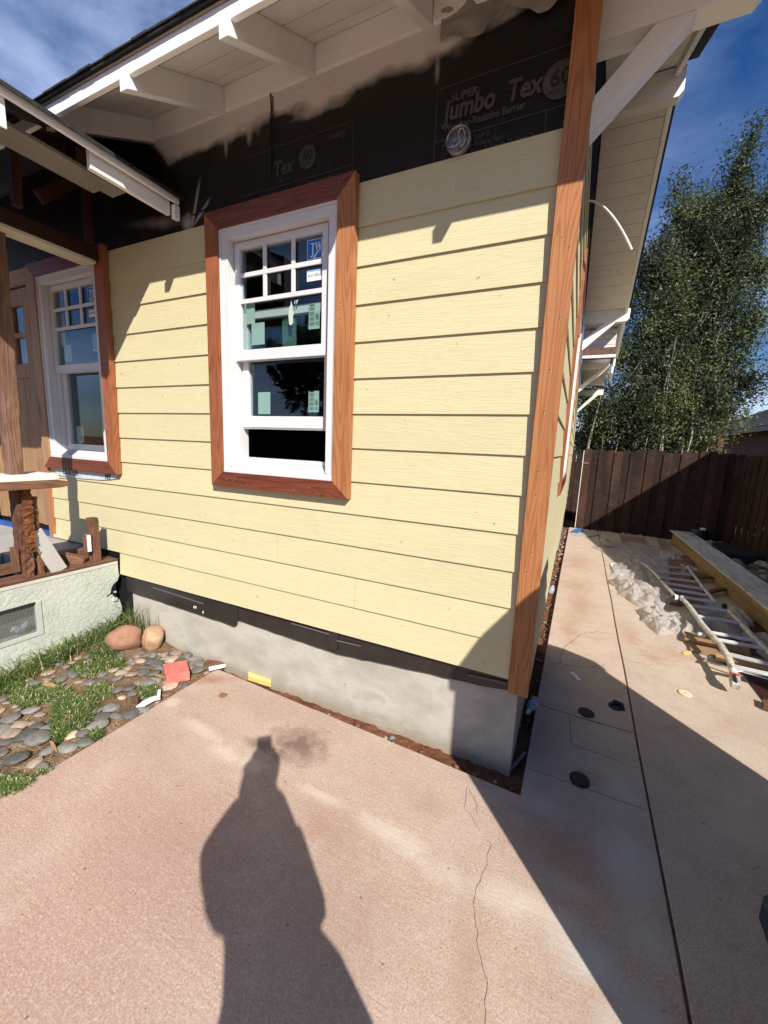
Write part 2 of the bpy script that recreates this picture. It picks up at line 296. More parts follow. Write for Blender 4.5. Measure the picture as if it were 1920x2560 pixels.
lab_white = plain('label_white', (0.80, 0.82, 0.84), (0.74, 0.77, 0.80), rough=0.5, bump=0)
lab_lblue = plain('label_light_blue', (0.08, 0.38, 0.72), rough=0.4, bump=0)
ink = plain('label_ink', (0.03, 0.03, 0.04), rough=0.5, bump=0)
ink_g = plain('label_grey_ink', (0.13, 0.16, 0.15), rough=0.5, bump=0)
def metal(name, c, rough=0.35, d=0.3):
    M = Mat(name); a = M.noise(M.coords((1, 1, 1), rand=True), 9, 6, 0.7)
    col = M.mix(M.mr(a, 0.5, 0.72, 0, d), k4(c), (0.34, 0.31, 0.26, 1))
    return M.done(col, M.mr(a, 0.3, 0.7, rough, rough + 0.25), a, 0.15, 0.003, 0.5, 0.65)
alu = metal('aluminium', (0.66, 0.66, 0.64)); galv = metal('galvanised_steel', (0.26, 0.27, 0.28), 0.15, 0.1)
alu_w = plain('painty_aluminium', (0.62, 0.59, 0.52), (0.36, 0.31, 0.24), scale=14, rough=0.5, bump=0.4, bscale=40, spec=0.5)
def plastic_mat():
    M = Mat('clear_plastic_sheet'); t = M.t; v = M.coords()
    a = M.noise(v, 7, 4, 0.6, 1.0); b1 = M.noise(v, 11, 3, .5, 1.6); b2 = M.noise(v, 26, 3, .5, 1.4)
    rg = lambda q: M.mth('SUBTRACT', 1.0, M.mth('MULTIPLY', M.mth('ABSOLUTE', M.mth('SUBTRACT', q, .5)), 5.0))
    h = M.mth('ADD', rg(b1), M.mth('MULTIPLY', rg(b2), .45))
    col = M.mix(M.mr(a, .35, .7), (0.80, 0.75, 0.72, 1), (0.62, 0.57, 0.53, 1))
    M.done(col, 0.3, h, 0.8, 0.012, 0.6)
    tl = M.n('ShaderNodeBsdfTranslucent'); M.l(col, tl.inputs[0]); tr = M.n('ShaderNodeBsdfTransparent'); tr.inputs[0].default_value = (.93, .92, .90, 1)
    m1 = M.n('ShaderNodeMixShader'); m1.inputs[0].default_value = .35; M.l(M.b.outputs[0], m1.inputs[1]); M.l(tl.outputs[0], m1.inputs[2])
    m2 = M.n('ShaderNodeMixShader'); M.l(M.mr(M.mth('ADD', a, M.mth('MULTIPLY', h, .25)), .35, 1.0, .58, .12), m2.inputs[0]); M.l(m1.outputs[0], m2.inputs[1]); M.l(tr.outputs[0], m2.inputs[2])
    M.l(m2.outputs[0], t.nodes['Material Output'].inputs[0]); return M.m
plastic_m = plastic_mat()

# ------------------------------------------------------------------ mesh helper
class MB:
    def __init__(s, T=None): s.v = []; s.f = []; s.m = []; s.T = T; s.sm = []
    def add(s, vs, fs, mi=0, smooth=False):
        o = len(s.v)
        for p in vs:
            p = V(p); s.v.append(tuple(s.T(p)) if s.T else tuple(p))
        for f in fs: s.f.append(tuple(o + i for i in f)); s.m.append(mi); s.sm.append(smooth)
    def box(s, x0, x1, y0, y1, z0, z1, mi=0):
        vs = [(x, y, z) for x in (x0, x1) for y in (y0, y1) for z in (z0, z1)]
        s.add(vs, [(0, 1, 3, 2), (4, 6, 7, 5), (0, 4, 5, 1), (2, 3, 7, 6), (0, 2, 6, 4), (1, 5, 7, 3)], mi)
    def beam(s, p, q, w, h, up=(0, 0, 1), mi=0, w2=None, h2=None):
        p, q = V(p), V(q); d = (q - p).normalized(); sd = d.cross(V(up)).normalized(); u = sd.cross(d).normalized()
        w2 = w if w2 is None else w2; h2 = h if h2 is None else h2
        vs = []
        for c, ww, hh in ((p, w, h), (q, w2, h2)):
            for a, b in ((-1, -1), (1, -1), (1, 1), (-1, 1)): vs.append(c + sd * a * ww / 2 + u * b * hh / 2)
        s.add(vs, [(0, 3, 2, 1), (4, 5, 6, 7), (0, 1, 5, 4), (1, 2, 6, 5), (2, 3, 7, 6), (3, 0, 4, 7)], mi)
    def prism(s, poly, d, mi=0):   # poly list of 3d pts (planar), extruded by vector d
        n = len(poly); d = V(d); vs = [V(p) for p in poly] + [V(p) + d for p in poly]
        s.add(vs, [tuple(range(n))[::-1], tuple(range(n, 2 * n))] + [(i, (i + 1) % n, n + (i + 1) % n, n + i) for i in range(n)], mi)
    def tube(s, pts, r, n=8, mi=0, cap=True, flat=1.0, up=(0, 0, 1)):
        pts = [V(p) for p in pts]; rs = r if isinstance(r, (list, tuple)) else [r] * len(pts); vs = []; fs = []
        prev = None
        for i, p in enumerate(pts):
            d = (pts[min(i + 1, len(pts) - 1)] - pts[max(i - 1, 0)]).normalized()
            a = d.cross(V(up)); a = a.normalized() if a.length > 1e-4 else d.cross(V((1, 0, 0))).normalized()
            if prev is not None and a.dot(prev) < 0: a = -a
            prev = a; b = a.cross(d).normalized()
            for k in range(n): t = 2 * math.pi * k / n; vs.append(p + a * math.cos(t) * rs[i] + b * math.sin(t) * rs[i] * flat)
        for i in range(len(pts) - 1):
            for k in range(n): fs.append((i * n + k, i * n + (k + 1) % n, (i + 1) * n + (k + 1) % n, (i + 1) * n + k))
        s.add(vs, fs, mi, True)
        if cap: s.add(vs[:n], [tuple(range(n))[::-1]], mi); s.add(vs[-n:], [tuple(range(n))], mi)
    def disc(s, c, r, h, n=32, mi=0, nrm=(0, 0, 1), rx=1.0):
        c = V(c); nz_ = V(nrm).normalized(); a = nz_.cross(V((0, 1, 0.01))).normalized(); b = nz_.cross(a)
        ring = [c + a * math.cos(2 * math.pi * k / n) * r * rx + b * math.sin(2 * math.pi * k / n) * r for k in range(n)]
        s.prism(ring, nz_ * h, mi)
    def text(s, body, loc, size, xdir, ydir, mi=0, shear=0.0, ext=0.0006, bold=0.0, xs=1.0, align='LEFT'):
        cu = bpy.data.curves.new('t', 'FONT'); cu.body = body; cu.size = size; cu.shear = shear; cu.offset = bold; cu.align_x = align; cu.extrude = ext; cu.resolution_u = 3
        o = bpy.data.objects.new('t', cu); COL.objects.link(o); bpy.context.view_layer.update()
        me = bpy.data.meshes.new_from_object(o.evaluated_get(bpy.context.evaluated_depsgraph_get()))
        X, Y = V(xdir), V(ydir); Zd = X.cross(Y); L_ = V(loc)
        s.add([L_ + X * p.co.x * xs + Y * p.co.y + Zd * p.co.z for p in me.vertices], [tuple(p.vertices) for p in me.polygons], mi)
        bpy.data.objects.remove(o); bpy.data.curves.remove(cu); bpy.data.meshes.remove(me)
ORG = {}
def obj(name, mb, mats, parent=None, bevel=0, origin=None, sub=0, smooth=False):
    me = bpy.data.meshes.new(name)
    vs = mb.v
    base = V((0, 0, 0))
    if origin is not None: base = V(origin); vs = [tuple(V(p) - base) for p in vs]
    me.from_pydata(vs, [], mb.f)
    if not isinstance(mats, (list, tuple)): mats = [mats]
    for a in mats: me.materials.append(a)
    me.polygons.foreach_set('material_index', mb.m)
    me.polygons.foreach_set('use_smooth', [bool(a or smooth) for a in mb.sm]); me.update()
    bm = bmesh.new(); bm.from_mesh(me); bmesh.ops.recalc_face_normals(bm, faces=bm.faces); bm.to_mesh(me); bm.free()
    o = bpy.data.objects.new(name, me); COL.objects.link(o)
    if parent is not None:
        o.parent = parent; o.location = base - ORG.get(parent.name, V((0, 0, 0)))
    else: o.location = base
    ORG[o.name] = base
    if bevel:
        b = o.modifiers.new('b', 'BEVEL'); b.width = bevel; b.segments = 2; b.limit_method = 'ANGLE'; b.angle_limit = math.radians(40)
    if sub: q = o.modifiers.new('s', 'SUBSURF'); q.levels = sub; q.render_levels = sub
    return o
def thing(name, label, cat, loc=(0, 0, 0), group=None):
    o = bpy.data.objects.new(name, None); COL.objects.link(o); o.location = loc; ORG[o.name] = V(loc)
    o['label'] = label; o['category'] = cat; o.empty_display_size = 0.1
    if group: o['group'] = group
    return o
def tag(o, label, cat, group=None):
    o['label'] = label; o['category'] = cat
    if group: o['group'] = group
    return o
def struct(o, kind='structure'): o['kind'] = kind; return o
E_ = 0.1778
GZ = -0.50
# ================================================================== GROUND
g = MB(); g.add([(-300, -300, -0.60), (300, -300, -0.60), (300, 300, -0.60), (-300, 300, -0.60)], [(0, 1, 2, 3)])
struct(obj('ground', g, soil_m))
def xj(y): return 0.562 + 0.0140 * y
# soil seen in the gaps round the foundation and in the joint (bumpy)
def grid(name, x0, x1, y0, y1, nx, ny, zf, mat_):
    b = MB(); vs = []
    for j in range(ny + 1):
        for i in range(nx + 1):
            x = x0 + (x1 - x0) * i / nx; y = y0 + (y1 - y0) * j / ny; vs.append((x, y, zf(x, y)))
    b.add(vs, [(j * (nx + 1) + i, j * (nx + 1) + i + 1, (j + 1) * (nx + 1) + i + 1, (j + 1) * (nx + 1) + i) for j in range(ny) for i in range(nx)], 0, True)
    return obj(name, b, mat_)
def nzv(x, y, s): return mnoise.noise(V((x * s, y * s, 3.7)))
struct(grid('soil_gap', -2.1, 0.2, -0.22, 0.06, 180, 24, lambda x, y: -0.545 + 0.012 * nzv(x, y, 30) + 0.008 * nzv(x, y, 9), soil_m))
struct(grid('soil_gap', -0.2, 0.16, 0.06, 9.0, 26, 400, lambda x, y: -0.545 + 0.014 * nzv(x, y, 30) + 0.010 * nzv(x, y, 9) - 0.01, soil_m))
struct(grid('soil_gap', 1.9, 3.1, -6, 8.5, 60, 300, lambda x, y: -0.53 + 0.03 * nzv(x, y, 5) + 0.02 * nzv(x, y, 14), soil_m))
def bedz(x, y):
    h = 0.0
    h += 0.07 * max(0, min(1, (-2.45 - x) / 0.6)) * max(0, min(1, (y + 0.75) / 0.6))
    return -0.512 + h + 0.010 * nzv(x, y, 7) + 0.007 * nzv(x, y, 25)
struct(grid('garden_bed', -3.2, -2.0, -3.2, 0.04, 120, 260, bedz, litter_m))
# slabs
def edgey(x):
    t = (x + 2.02) / 2.042; return -0.028 + (-0.116 + 0.028) * max(0, min(1, t))
b = MB(); ya = [-6 + i * 0.5 for i in range(28)] + [7.62]
polyA = [(-2.02, -6), (xj(-6) - .004, -6)]
polyA += [(xj(y) - 0.004 + 0.0025 * math.sin(y * 9), y) for y in ya[1:]]
polyA += [(0.112, 7.62), (0.085, 5.5), (0.062, 3.8), (0.04, 1.7), (0.030, 0.9), (0.024, 0.2), (0.022, -0.116)]
for i in range(24):
    x = 0.022 - (2.042) * (i + 1) / 25.0; polyA.append((x, edgey(x) + 0.004 * nzv(x, 0, 11)))
polyA += [(-2.0, -0.03), (-2.02, -0.06)]
for i in range(30):
    y = -0.1 - i * 0.1; polyA.append((-2.02 + 0.006 * nzv(3, y, 8), y))
b.prism([(x, y, GZ - 0.10) for x, y in polyA], (0, 0, 0.10)); struct(obj('driveway', b, slab_m, bevel=0.004))
b = MB(); b.prism([(xj(-6) + .007, -6, GZ - .1)] + [(1.95, -6, GZ - .1), (1.95, 7.5, GZ - .1)] + [(xj(y) + .006 + 0.0025 * math.sin(y * 9), y, GZ - .1) for y in reversed(ya[1:])], (0, 0, 0.10)); struct(obj('driveway', b, slab2_m, bevel=0.004))
b = MB(); b.add([(xj(-6) - .02, -6, GZ - .004), (xj(-6) + .02, -6, GZ - .004), (xj(7.6) + .02, 7.6, GZ - .004), (xj(7.6) - .02, 7.6, GZ - .004)], [(0, 1, 2, 3)]); struct(obj('joint_filler', b, crack_m))
# cracks and scored joints, thin strips of dirt
def strip(pts, wd, wob=0.004, seg=0.02, z=GZ + 0.0012):
    P = []
    for i in range(len(pts) - 1):
        a, c = V(pts[i] + (0,)), V(pts[i + 1] + (0,)); n = max(1, int((c - a).length / seg))
        for k in range(n): P.append(a.lerp(c, k / n))
    P.append(V(pts[-1] + (0,))); mb = MB(); vs = []
    for i, p in enumerate(P):
        d = (P[min(i + 1, len(P) - 1)] - P[max(0, i - 1)]).normalized(); s = V((-d.y, d.x, 0))
        o = s * wob * 2 * mnoise.noise(V((p.x * 22, p.y * 22, 1))); ww = wd * (0.55 + 0.9 * abs(mnoise.noise(V((p.x * 30, p.y * 30, 5)))))
        if i in (0, len(P) - 1): ww *= 0.2
        vs += [p + o + s * ww / 2, p + o - s * ww / 2]
    mb.add([(p.x, p.y, z) for p in vs], [(2 * i, 2 * i + 1, 2 * i + 3, 2 * i + 2) for i in range(len(P) - 1)])
    return mb
for pts, wd, wob in (([(-0.211, -0.18), (-0.198, -0.30), (-0.112, -0.384)], .0018, .006), ([(-0.20, -.19), (-.15, -.26), (-0.13, -.31)], .002, .008),
        ([(-0.085, -.41), (-0.058, -0.425), (-0.063, -0.539), (-0.067, -0.673), (-0.037, -0.771), (0.011, -0.862), (0.029, -0.954), (0.05, -1.1)], .0016, .006),
        ([(.151, 1.265), (.142, 1.347), (.161, 1.562), (.225, 1.719), (.301, 1.93), (.409, 2.042), (.583, 2.075)], .005, .01),
        ([(.045, 1.20), (.151, 1.265), (.33, 1.30), (.45, 1.42)], .004, .01),
        ([(.040, .655), (.221, .640), (.567, .640)], .008, .003), ([(.022, .071), (.561, .071)], .003, .002), ([(.22, .63), (.234, .356)], .004, .004), ([(.234, .37), (.56, .345)], .003, .004),
        ([(.60, 1.6), (.75, 1.58), (.84, 1.66)], .003, .01)):
    struct(obj('crack', strip(pts, wd, wob), crack_m))
# ================================================================== HOUSE
H = thing('house', 'yellow lap sided bungalow under construction with redwood window trim and black building paper', 'house', (-2, 2.6, -0.55))
# foundation
b = MB(); b.box(-4.1, -0.043, 0.03, 0.25, -0.75, 0.02)
b.box(-0.25, -0.044, 0.252, 5.4, -0.75, 0.02); b.box(-0.25, -0.02, 5.4, 10, -0.75, 0.02)
obj('foundation', b, conc_wall, H, bevel=0.006)
# membrane flashing
b = MB()
def sheet(pts, y=-0.004, th=0.0022, mi=0): b.prism([(x, y, z) for x, z in pts], (0, -th, 0), mi)
def wavy(x0, z0, x1, z1, n=14, a=0.006, s=3): return [(x0 + (x1 - x0) * i / n, z0 + (z1 - z0) * i / n + a * mnoise.noise(V((i * s * .37, x0, 0)))) for i in range(n + 1)]
sheet([(-3.04, 0.03)] + wavy(-3.03, -0.14, -1.95, -0.165) + [(-1.90, -0.172), (-1.872, -0.160), (-1.860, -0.135), (-1.855, 0.03)], y=0.010)
sheet([(-1.885, 0.03)] + wavy(-1.872, -0.120, -1.105, -0.150) + [(-1.08, -0.150), (-1.075, 0.03)], y=0.016)
sheet([(-1.135, 0.03), (-1.130, -0.075), (-1.125, -0.125), (-1.07, -0.130), (-1.06, 0.03)], y=0.004)
sheet([(-1.10, 0.03), (-1.088, -0.150)] + wavy(-1.07, -0.150, -0.72, -0.120, 8) + wavy(-0.68, -0.118, -0.15, -0.085, 8) + [(-0.02, -0.062), (-0.005, 0.03)], y=0.0135)
for x0, z0, x1, z1 in ((-2.72, -.055, -2.18, -.072), (-1.40, -.033, -1.127, -.036), (-1.07, -.063, -0.91, -.056), (-0.29, -.049, -0.10, -.038)):
    b.prism([(x0, .0075 if x0 < -1.9 else .001, z0), (x1, .0075 if x0 < -1.9 else .001, z1), (x1, .0075 if x0 < -1.9 else .001, z1 + .009), (x0, .0075 if x0 < -1.9 else .001, z0 + .009)], (0, -0.0008, 0), 1)
for x0, z0 in ((-2.28, -.122), (-2.262, -.120), (-2.19, -.142)): b.prism([(x0, .0075, z0), (x0 + .008, .0075, z0), (x0 + .014, .0075, z0 + .02), (x0 + .004, .0075, z0 + .018)], (0, -.001, 0), 2)
obj('flashing_membrane', b, [memb_m, memb_line, lab_white], H, bevel=0)
# wall core with openings
W1 = (-3.94, -2.965); W2 = (-1.990, -0.990); WZ = (0.795, 2.360)
def openings(): return [(-3.80, -3.13), (-1.85, -1.13)]
b = MB()
xs = [-4.0, -3.82, -3.11, -1.86, -1.12, -0.03]
for i in (0, 2, 4): b.box(xs[i], xs[i + 1], 0.004, 0.12, 0.02, 3.05)
for a_, c_ in ((1, 2), (3, 4)):
    b.box(xs[a_], xs[c_], 0.004, 0.12, 0.02, 0.90); b.box(xs[a_], xs[c_], 0.004, 0.12, 2.24, 3.05)
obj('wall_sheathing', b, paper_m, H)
# rooms: boxes behind windows, indoor darkness put into their near-black colour
b = MB()
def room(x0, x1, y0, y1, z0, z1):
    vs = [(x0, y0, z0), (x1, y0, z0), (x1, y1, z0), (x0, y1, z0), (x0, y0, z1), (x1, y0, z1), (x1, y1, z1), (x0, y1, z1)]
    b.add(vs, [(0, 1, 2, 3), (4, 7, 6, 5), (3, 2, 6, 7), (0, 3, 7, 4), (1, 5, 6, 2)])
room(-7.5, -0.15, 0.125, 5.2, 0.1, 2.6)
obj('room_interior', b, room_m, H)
# siding boards (lapped)
def board(mb, u0, u1, k, T, top=None, y0=0.0):
    z0 = k * E_; z1 = z0 + E_ + 0.012 if top is None else top
    p = [(u0, 0.020, z0), (u1, 0.020, z0), (u1, 0.0095, z1), (u0, 0.0095, z1), (u0, 0.012, z0), (u1, 0.012, z0), (u1, 0.0015, z1), (u0, 0.0015, z1)]
    mb.add([T(u, w_, z) for u, w_, z in p], [(0, 1, 2, 3), (4, 7, 6, 5), (0, 4, 5, 1), (1, 5, 6, 2), (3, 2, 6, 7), (0, 3, 7, 4)])
TF = lambda u, w_, z: (u, -w_ + 0.004, z)
TS = lambda u, w_, z: (w_ - 0.017, u, z)
b = MB()
for k in range(13):
    top = None if k < 12 else 2.333
    if k < 1: segs = [(-3.07, -.092)]
    elif k <= 4: segs = [(-3.985 if k > 0 else -3, -.092)]
    else: segs = [(-3.985, -3.83), (-3.10, -1.88), (-1.10, -.092)]
    for (s0, s1) in segs:
        jt = {1: -0.95, 2: -1.50}.get(k)
        if jt and s0 < jt < s1: board(b, s0, jt - .0012, k, TF, top); board(b, jt + .0012, s1, k, TF, top)
        else: board(b, s0, s1, k, TF, top)
obj('siding', b, siding_m, H)
b = MB(); b.box(-2.99, -2.5, -0.012, 0.0, -0.02, 0.0)
# building paper lap + ragged hanging corner near window 1, tape strip under window 1
b = MB(); b.prism([(-3.845, -.0225, .735), (-3.84, -.0225, .797), (-3.02, -.0225, .797), (-2.985, -.0225, .790), (-3.03, -.0225, .757), (-3.2, -.0225, .735), (-3.6, -.0225, .725)], (0, -.001, 0))
b.text('DUSTER', (-3.73, -.0245, .748), .062, (1, 0, 0), (0, 0, 1), 1, bold=.0015, xs=.95)
b.text('NY', (-3.16, -.0245, .748), .055, (1, 0, 0), (0, 0, 1), 1, bold=.003, xs=.95)
b.box(-3.80, -3.02, -.030, -.020, .790, .797, 1)
obj('flashing_tape', b, [plain('tape_foil', (0.66, 0.68, 0.72), (0.5, 0.52, 0.56), scale=12, rough=0.4, bump=.3), ink], H)
# corner boards
b = MB(); b.box(-0.088, 0.003, -0.044, -0.005, -0.052, 3.08); 
for z, x in ((1.92, -.05), (1.88, -.02), (1.62, -.03), (1.42, -.045), (1.25, -.052), (1.0, -.055), (.90, -.05), (.72, -.03), (.64, -.045), (.55, -.055), (2.2, -.05), (2.75, -.045)):
    b.disc((x, -0.0438, z), 0.0035, 0.0009, 10, 1, (0, -1, 0)); b.disc((x + .002, -0.0442, z - .003), .002, .001, 8, 2, (0, -1, 0))
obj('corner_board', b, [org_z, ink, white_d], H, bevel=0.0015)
# side wall
SW = (1.12, 2.78)
b = MB(); b.box(-0.14, -0.022, 0.125, SW[0] + .1, 0.02, 3.06); b.box(-0.14, -0.022, SW[1] - .1, 5.28, 0.02, 3.06)
b.box(-0.14, -0.022, SW[0] + .1, SW[1] - .1, 0.02, 0.9); b.box(-0.14, -0.022, SW[0] + .1, SW[1] - .1, 2.24, 3.06)
b.prism([(-0.14, 0.0, 3.05), (-0.14, 5.3, 3.05), (-0.14, 2.65, 4.32)], (0.114, 0, 0))
b.box(-0.14, -0.024, 5.28, 10, .02, 2.95)
obj('side_wall', b, plain('side_paper', (.014, .014, .013), (.008, .008, .008), rough=.95, spec=.05), H)
b = MB()
for k in range(0, 15):
    if 5 <= k <= 12: segs = [(-.004, SW[0] + .03), (SW[1] - .03, 5.28)]
    else: segs = [(-.004, 5.28)]
    for s0, s1 in segs: board(b, s0, s1, k, TS)
    if k < 14: board(b, 5.28, 9.9, k, TS)
obj('siding', b, siding_m, H)
# ---------------------------------------------------------------- windows
def jw(mb, c, sx, sz, T, mi):   # white serif J, W and swoosh
    def P(pts): mb.prism([T(c[0] + a * sx, c[2], c[1] + bb * sz) for a, bb in pts], V(T2) * .0005, mi)
    T2 = mb.dvec
    P([(-.02 - .26, .20), (-.04, .20), (-.04, .165), (-.10, .155), (-.10, -.18), (-.13, -.27), (-.20, -.31), (-.29, -.29), (-.30, -.24), (-.26, -.24), (-.235, -.265), (-.19, -.25), (-.17, -.18), (-.17, .155), (-.28, .165)])
    for a, bb in (((0.0, .20), (.10, -.10)), ((.19, .20), (.27, -.10))):
        P([(a[0], a[1]), (a[0] + .075, a[1]), (bb[0] + .045, bb[1]), (bb[0], bb[1])])
    for a, bb in (((.10, -.10), (.205, .20)), ((.27, -.10), (.385, .20))):
        P([(a[0] + .005, a[1]), (a[0] + .035, a[1]), (bb[0] + .03, bb[1]), (bb[0], bb[1])])
    P([(-.05, .20), (.12, .20), (.12, .175), (-.05, .175)]); P([(.15, .20), (.29, .20), (.29, .175), (.15, .175)]); P([(.34, .20), (.45, .20), (.45, .175), (.34, .175)])
    up = [(-.12 + .5 * t, -.36 + .30 * math.sin(t * math.pi * .5) ** 0.8 + 0 * t) for t in [i / 10 for i in range(11)]]
    lo = [(-.06 + .44 * t, -.39 + .30 * math.sin(t * math.pi * .5) ** 1.0) for t in [i / 10 for i in range(11)]]
    for i in range(10): P([lo[i], lo[i + 1], up[i + 1], up[i]])
def window(u0, u1, zb, zt, T, dv, low_open, tag_side='r', light_right=True, detail=True, left_mat=None):
    """u along the wall, w outwards, z up"""
    def mk():
        m_ = MB(); m_.dvec = dv; return m_
    def bx(mb, a0, a1, w0, w1, z0, z1, mi=0):
        vs = [T(u, w_, z) for u in (a0, a1) for w_ in (w0, w1) for z in (z0, z1)]
        mb.add(vs, [(0, 1, 3, 2), (4, 6, 7, 5), (0, 4, 5, 1), (2, 3, 7, 6), (0, 2, 6, 4), (1, 5, 7, 3)], mi)
    def pz(mb, pts, w0, w1, mi=0):
        n = len(pts); vs = [T(u, w0, z) for u, z in pts] + [T(u, w1, z) for u, z in pts]
        mb.add(vs, [tuple(range(n))[::-1], tuple(range(n, 2 * n))] + [(i, (i + 1) % n, n + (i + 1) % n, n + i) for i in range(n)], mi)
    i0, i1, j0, j1 = u0 + .098, u1 - .099, zb + .089, zt - .098
    # white frame (brickmould) is the window part itself
    f = mk()
    fu0, fu1 = i0 + .001, i1 - .001
    bw = .058
    pz(f, [(fu0, j0 + .001), (fu0 + bw, j0 + .04), (fu0 + bw, j1 - .055), (fu0, j1 - .001)], -.03, .022)
    pz(f, [(fu1, j1 - .001), (fu1 - bw + .002, j1 - .055), (fu1 - bw + .002, j0 + .04), (fu1, j0 + .001)], -.03, .022)
    pz(f, [(fu0 + .0005, j1 - .001), (fu0 + bw, j1 - .0555), (fu1 - bw + .002, j1 - .0555), (fu1 - .0005, j1 - .001)], -.03, .022)
    bx(f, fu0 + .0, fu0 + .012, .0225, .030, j0 + .02, j1 - .0); bx(f, fu1 - .012, fu1, .0225, .030, j0 + .02, j1)
    bx(f, fu0 + .0125, fu1 - .0125, .0225, .031, j1 - .012, j1)
    # stop and jambs
    gu0, gu1 = fu0 + bw, fu1 - bw + .002
    bx(f, gu0 - .02, gu0 + .010, -.115, -.0305, j0 + .03, j1 - .05); bx(f, gu1 - .010, gu1 + .02, -.115, -.0305, j0 + .03, j1 - .05)
    bx(f, gu0 + .0105, gu1 - .0105, -.115, -.0305, j1 - .072, j1 - .05)
    # sloped sill
    n = [T(a, w_, z) for a, w_, z in ((fu0 + .002, .034, j0 + .0), (fu1 - .002, .034, j0 + .0), (fu1 - .002, .034, j0 + .024), (fu0 + .002, .034, j0 + .024), (fu0 + .002, -.12, j0), (fu1 - .002, -.12, j0), (fu1 - .002, -.12, j0 + .095), (fu0 + .002, -.12, j0 + .095))]
    f.add(n, [(0, 1, 2, 3), (4, 7, 6, 5), (3, 2, 6, 7), (0, 3, 7, 4), (1, 5, 6, 2), (0, 4, 5, 1)])
    bx(f, gu0 + .011, gu1 - .011, -.10, -.06, j0 + .07, j0 + .094)
    win = obj('window', f, win_white, H, bevel=0.0018)
    # mitred wooden trim: four boards
    def trim(pts, mats, mi=0, holes=()):
        t = mk(); pz(t, pts, .0205 - .02, .040)
        for a, z in holes:
            c = V(T(a, .0402, z)); t.disc(c, .0032, .0008, 9, 1, dv); t.disc(c + V((0, 0, -.004)), .002, .0009, 7, 2, dv)
        obj('trim', t, [mats, ink, white_d], win, bevel=0.0022)
    g_ = .0006
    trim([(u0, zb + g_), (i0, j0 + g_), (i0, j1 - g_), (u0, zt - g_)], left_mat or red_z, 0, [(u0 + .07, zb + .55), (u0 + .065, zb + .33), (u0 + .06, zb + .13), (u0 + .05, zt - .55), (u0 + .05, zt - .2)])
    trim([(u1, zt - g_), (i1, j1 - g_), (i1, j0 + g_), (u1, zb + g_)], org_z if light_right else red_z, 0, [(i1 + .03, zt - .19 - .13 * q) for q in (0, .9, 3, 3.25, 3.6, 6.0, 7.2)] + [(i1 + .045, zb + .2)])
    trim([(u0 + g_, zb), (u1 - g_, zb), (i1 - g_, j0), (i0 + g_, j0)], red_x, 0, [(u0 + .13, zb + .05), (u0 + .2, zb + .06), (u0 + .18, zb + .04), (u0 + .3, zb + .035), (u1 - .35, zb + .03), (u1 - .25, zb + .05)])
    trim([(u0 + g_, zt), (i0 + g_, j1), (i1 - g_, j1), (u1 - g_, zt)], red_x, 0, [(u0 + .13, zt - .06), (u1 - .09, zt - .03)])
    # upper sash
    a0, a1 = u0 + .167, u1 - .190; z0, z1 = zb + .768, zt - .160
    c0, c1 = u0 + .204, u1 - .224; d0, d1 = zb + .818, zt - .198
    s = mk()
    w0, w1 = -.055, -.022
    bx(s, a0, c0, w0, w1, z0 + .0005, z1 - .0005); bx(s, c1, a1, w0, w1, z0 + .0005, z1 - .0005)
    bx(s, c0, c1, w0, w1, z0, d0); bx(s, c0, c1, w0, w1, d1, z1)
    bx(s, a0 + .002, a1 - .002, w0 - .01, w1 + .006, z0 - .012, z0 - .0005)
    sash = obj('sash', s, win_white, win, bevel=0.002)
    s = mk(); wd = (c1 - c0)
    v1, v2 = c0 + wd * .318, c0 + wd * .665; h1, h2 = zt - .335, zt - .477
    bx(s, c0 + .0, c1 - .0, -.036, -.025, h1 - .012, h1 + .012); bx(s, c0, c1, -.036, -.0245, h2 - .012, h2 + .012)
    for vv in (v1, v2):
        bx(s, vv - .012, vv + .012, -.036, -.0255, h1 + .0125, d1); bx(s, vv - .012, vv + .012, -.036, -.0255, h2 + .0125, h1 - .0125)
    obj('muntin', s, win_white, win, bevel=0.0015)
    p = mk(); bx(p, c0 - .004, c1 + .004, -.044, -.040, d0 - .004, d1 + .004); obj('pane', p, glass_m, win)
    p = mk(); 
    for a, c in ((c0, v1), (v1, v2), (v2, c1)):
        for q0, q1 in ((h2, h1), (h1, d1)):
            t_ = .0022; A0, A1, Q0, Q1 = a + .02, c - .02, q0 + .02, q1 - .02
    # lower sash
    lz0 = zb + (.370 if low_open else .135); lz1 = lz0 + .675
    e0, e1 = u0 + .222, u1 - .228
    s = mk(); w0, w1 = -.098, -.062
    bx(s, a0 + .008, e0, w0, w1, lz0 + .0005, lz1 - .0005); bx(s, e1, a1 - .0, w0, w1, lz0 + .0005, lz1 - .0005)
    bx(s, e0, e1, w0, w1, lz0, lz0 + .068); bx(s, e0, e1, w0, w1, lz1 - .045, lz1)
    bx(s, a0 + .010, a1 - .002, w0 + .004, w1 - .004, lz0 - .010, lz0 - .0005, 1)
    obj('sash', s, [win_white, alu], win, bevel=0.002)
    p = mk(); bx(p, e0 - .004, e1 + .004, -.082, -.078, lz0 + .064, lz1 - .04); obj('pane', p, glass_m, win)
    if not detail: return win
    # stickers
    def sticker(name, rect, wq, body, mats):
        q = mk(); r0, r1, q0, q1 = rect; bx(q, r0, r1, wq, wq + .0008, q0, q1, 0)
        if body: body(q)
        return obj(name, q, mats, win)
    gw = .0395
    r0, r1 = c1 - .108, c1 - .012
    def b1(q):
        bx(q, r0 + .003, r1 - .003, -.0380, -.0376, zt - .310, zt - .220, 1)
        jw(q, ((r0 + r1) / 2 + .004, zt - .262, -.0374), .105, .135, T, 0)
    q_ = -.0390
    sticker('logo_sticker', (r0, r1, zt - .313, zt - .217), -.0390, b1, [lab_white, lab_blue])
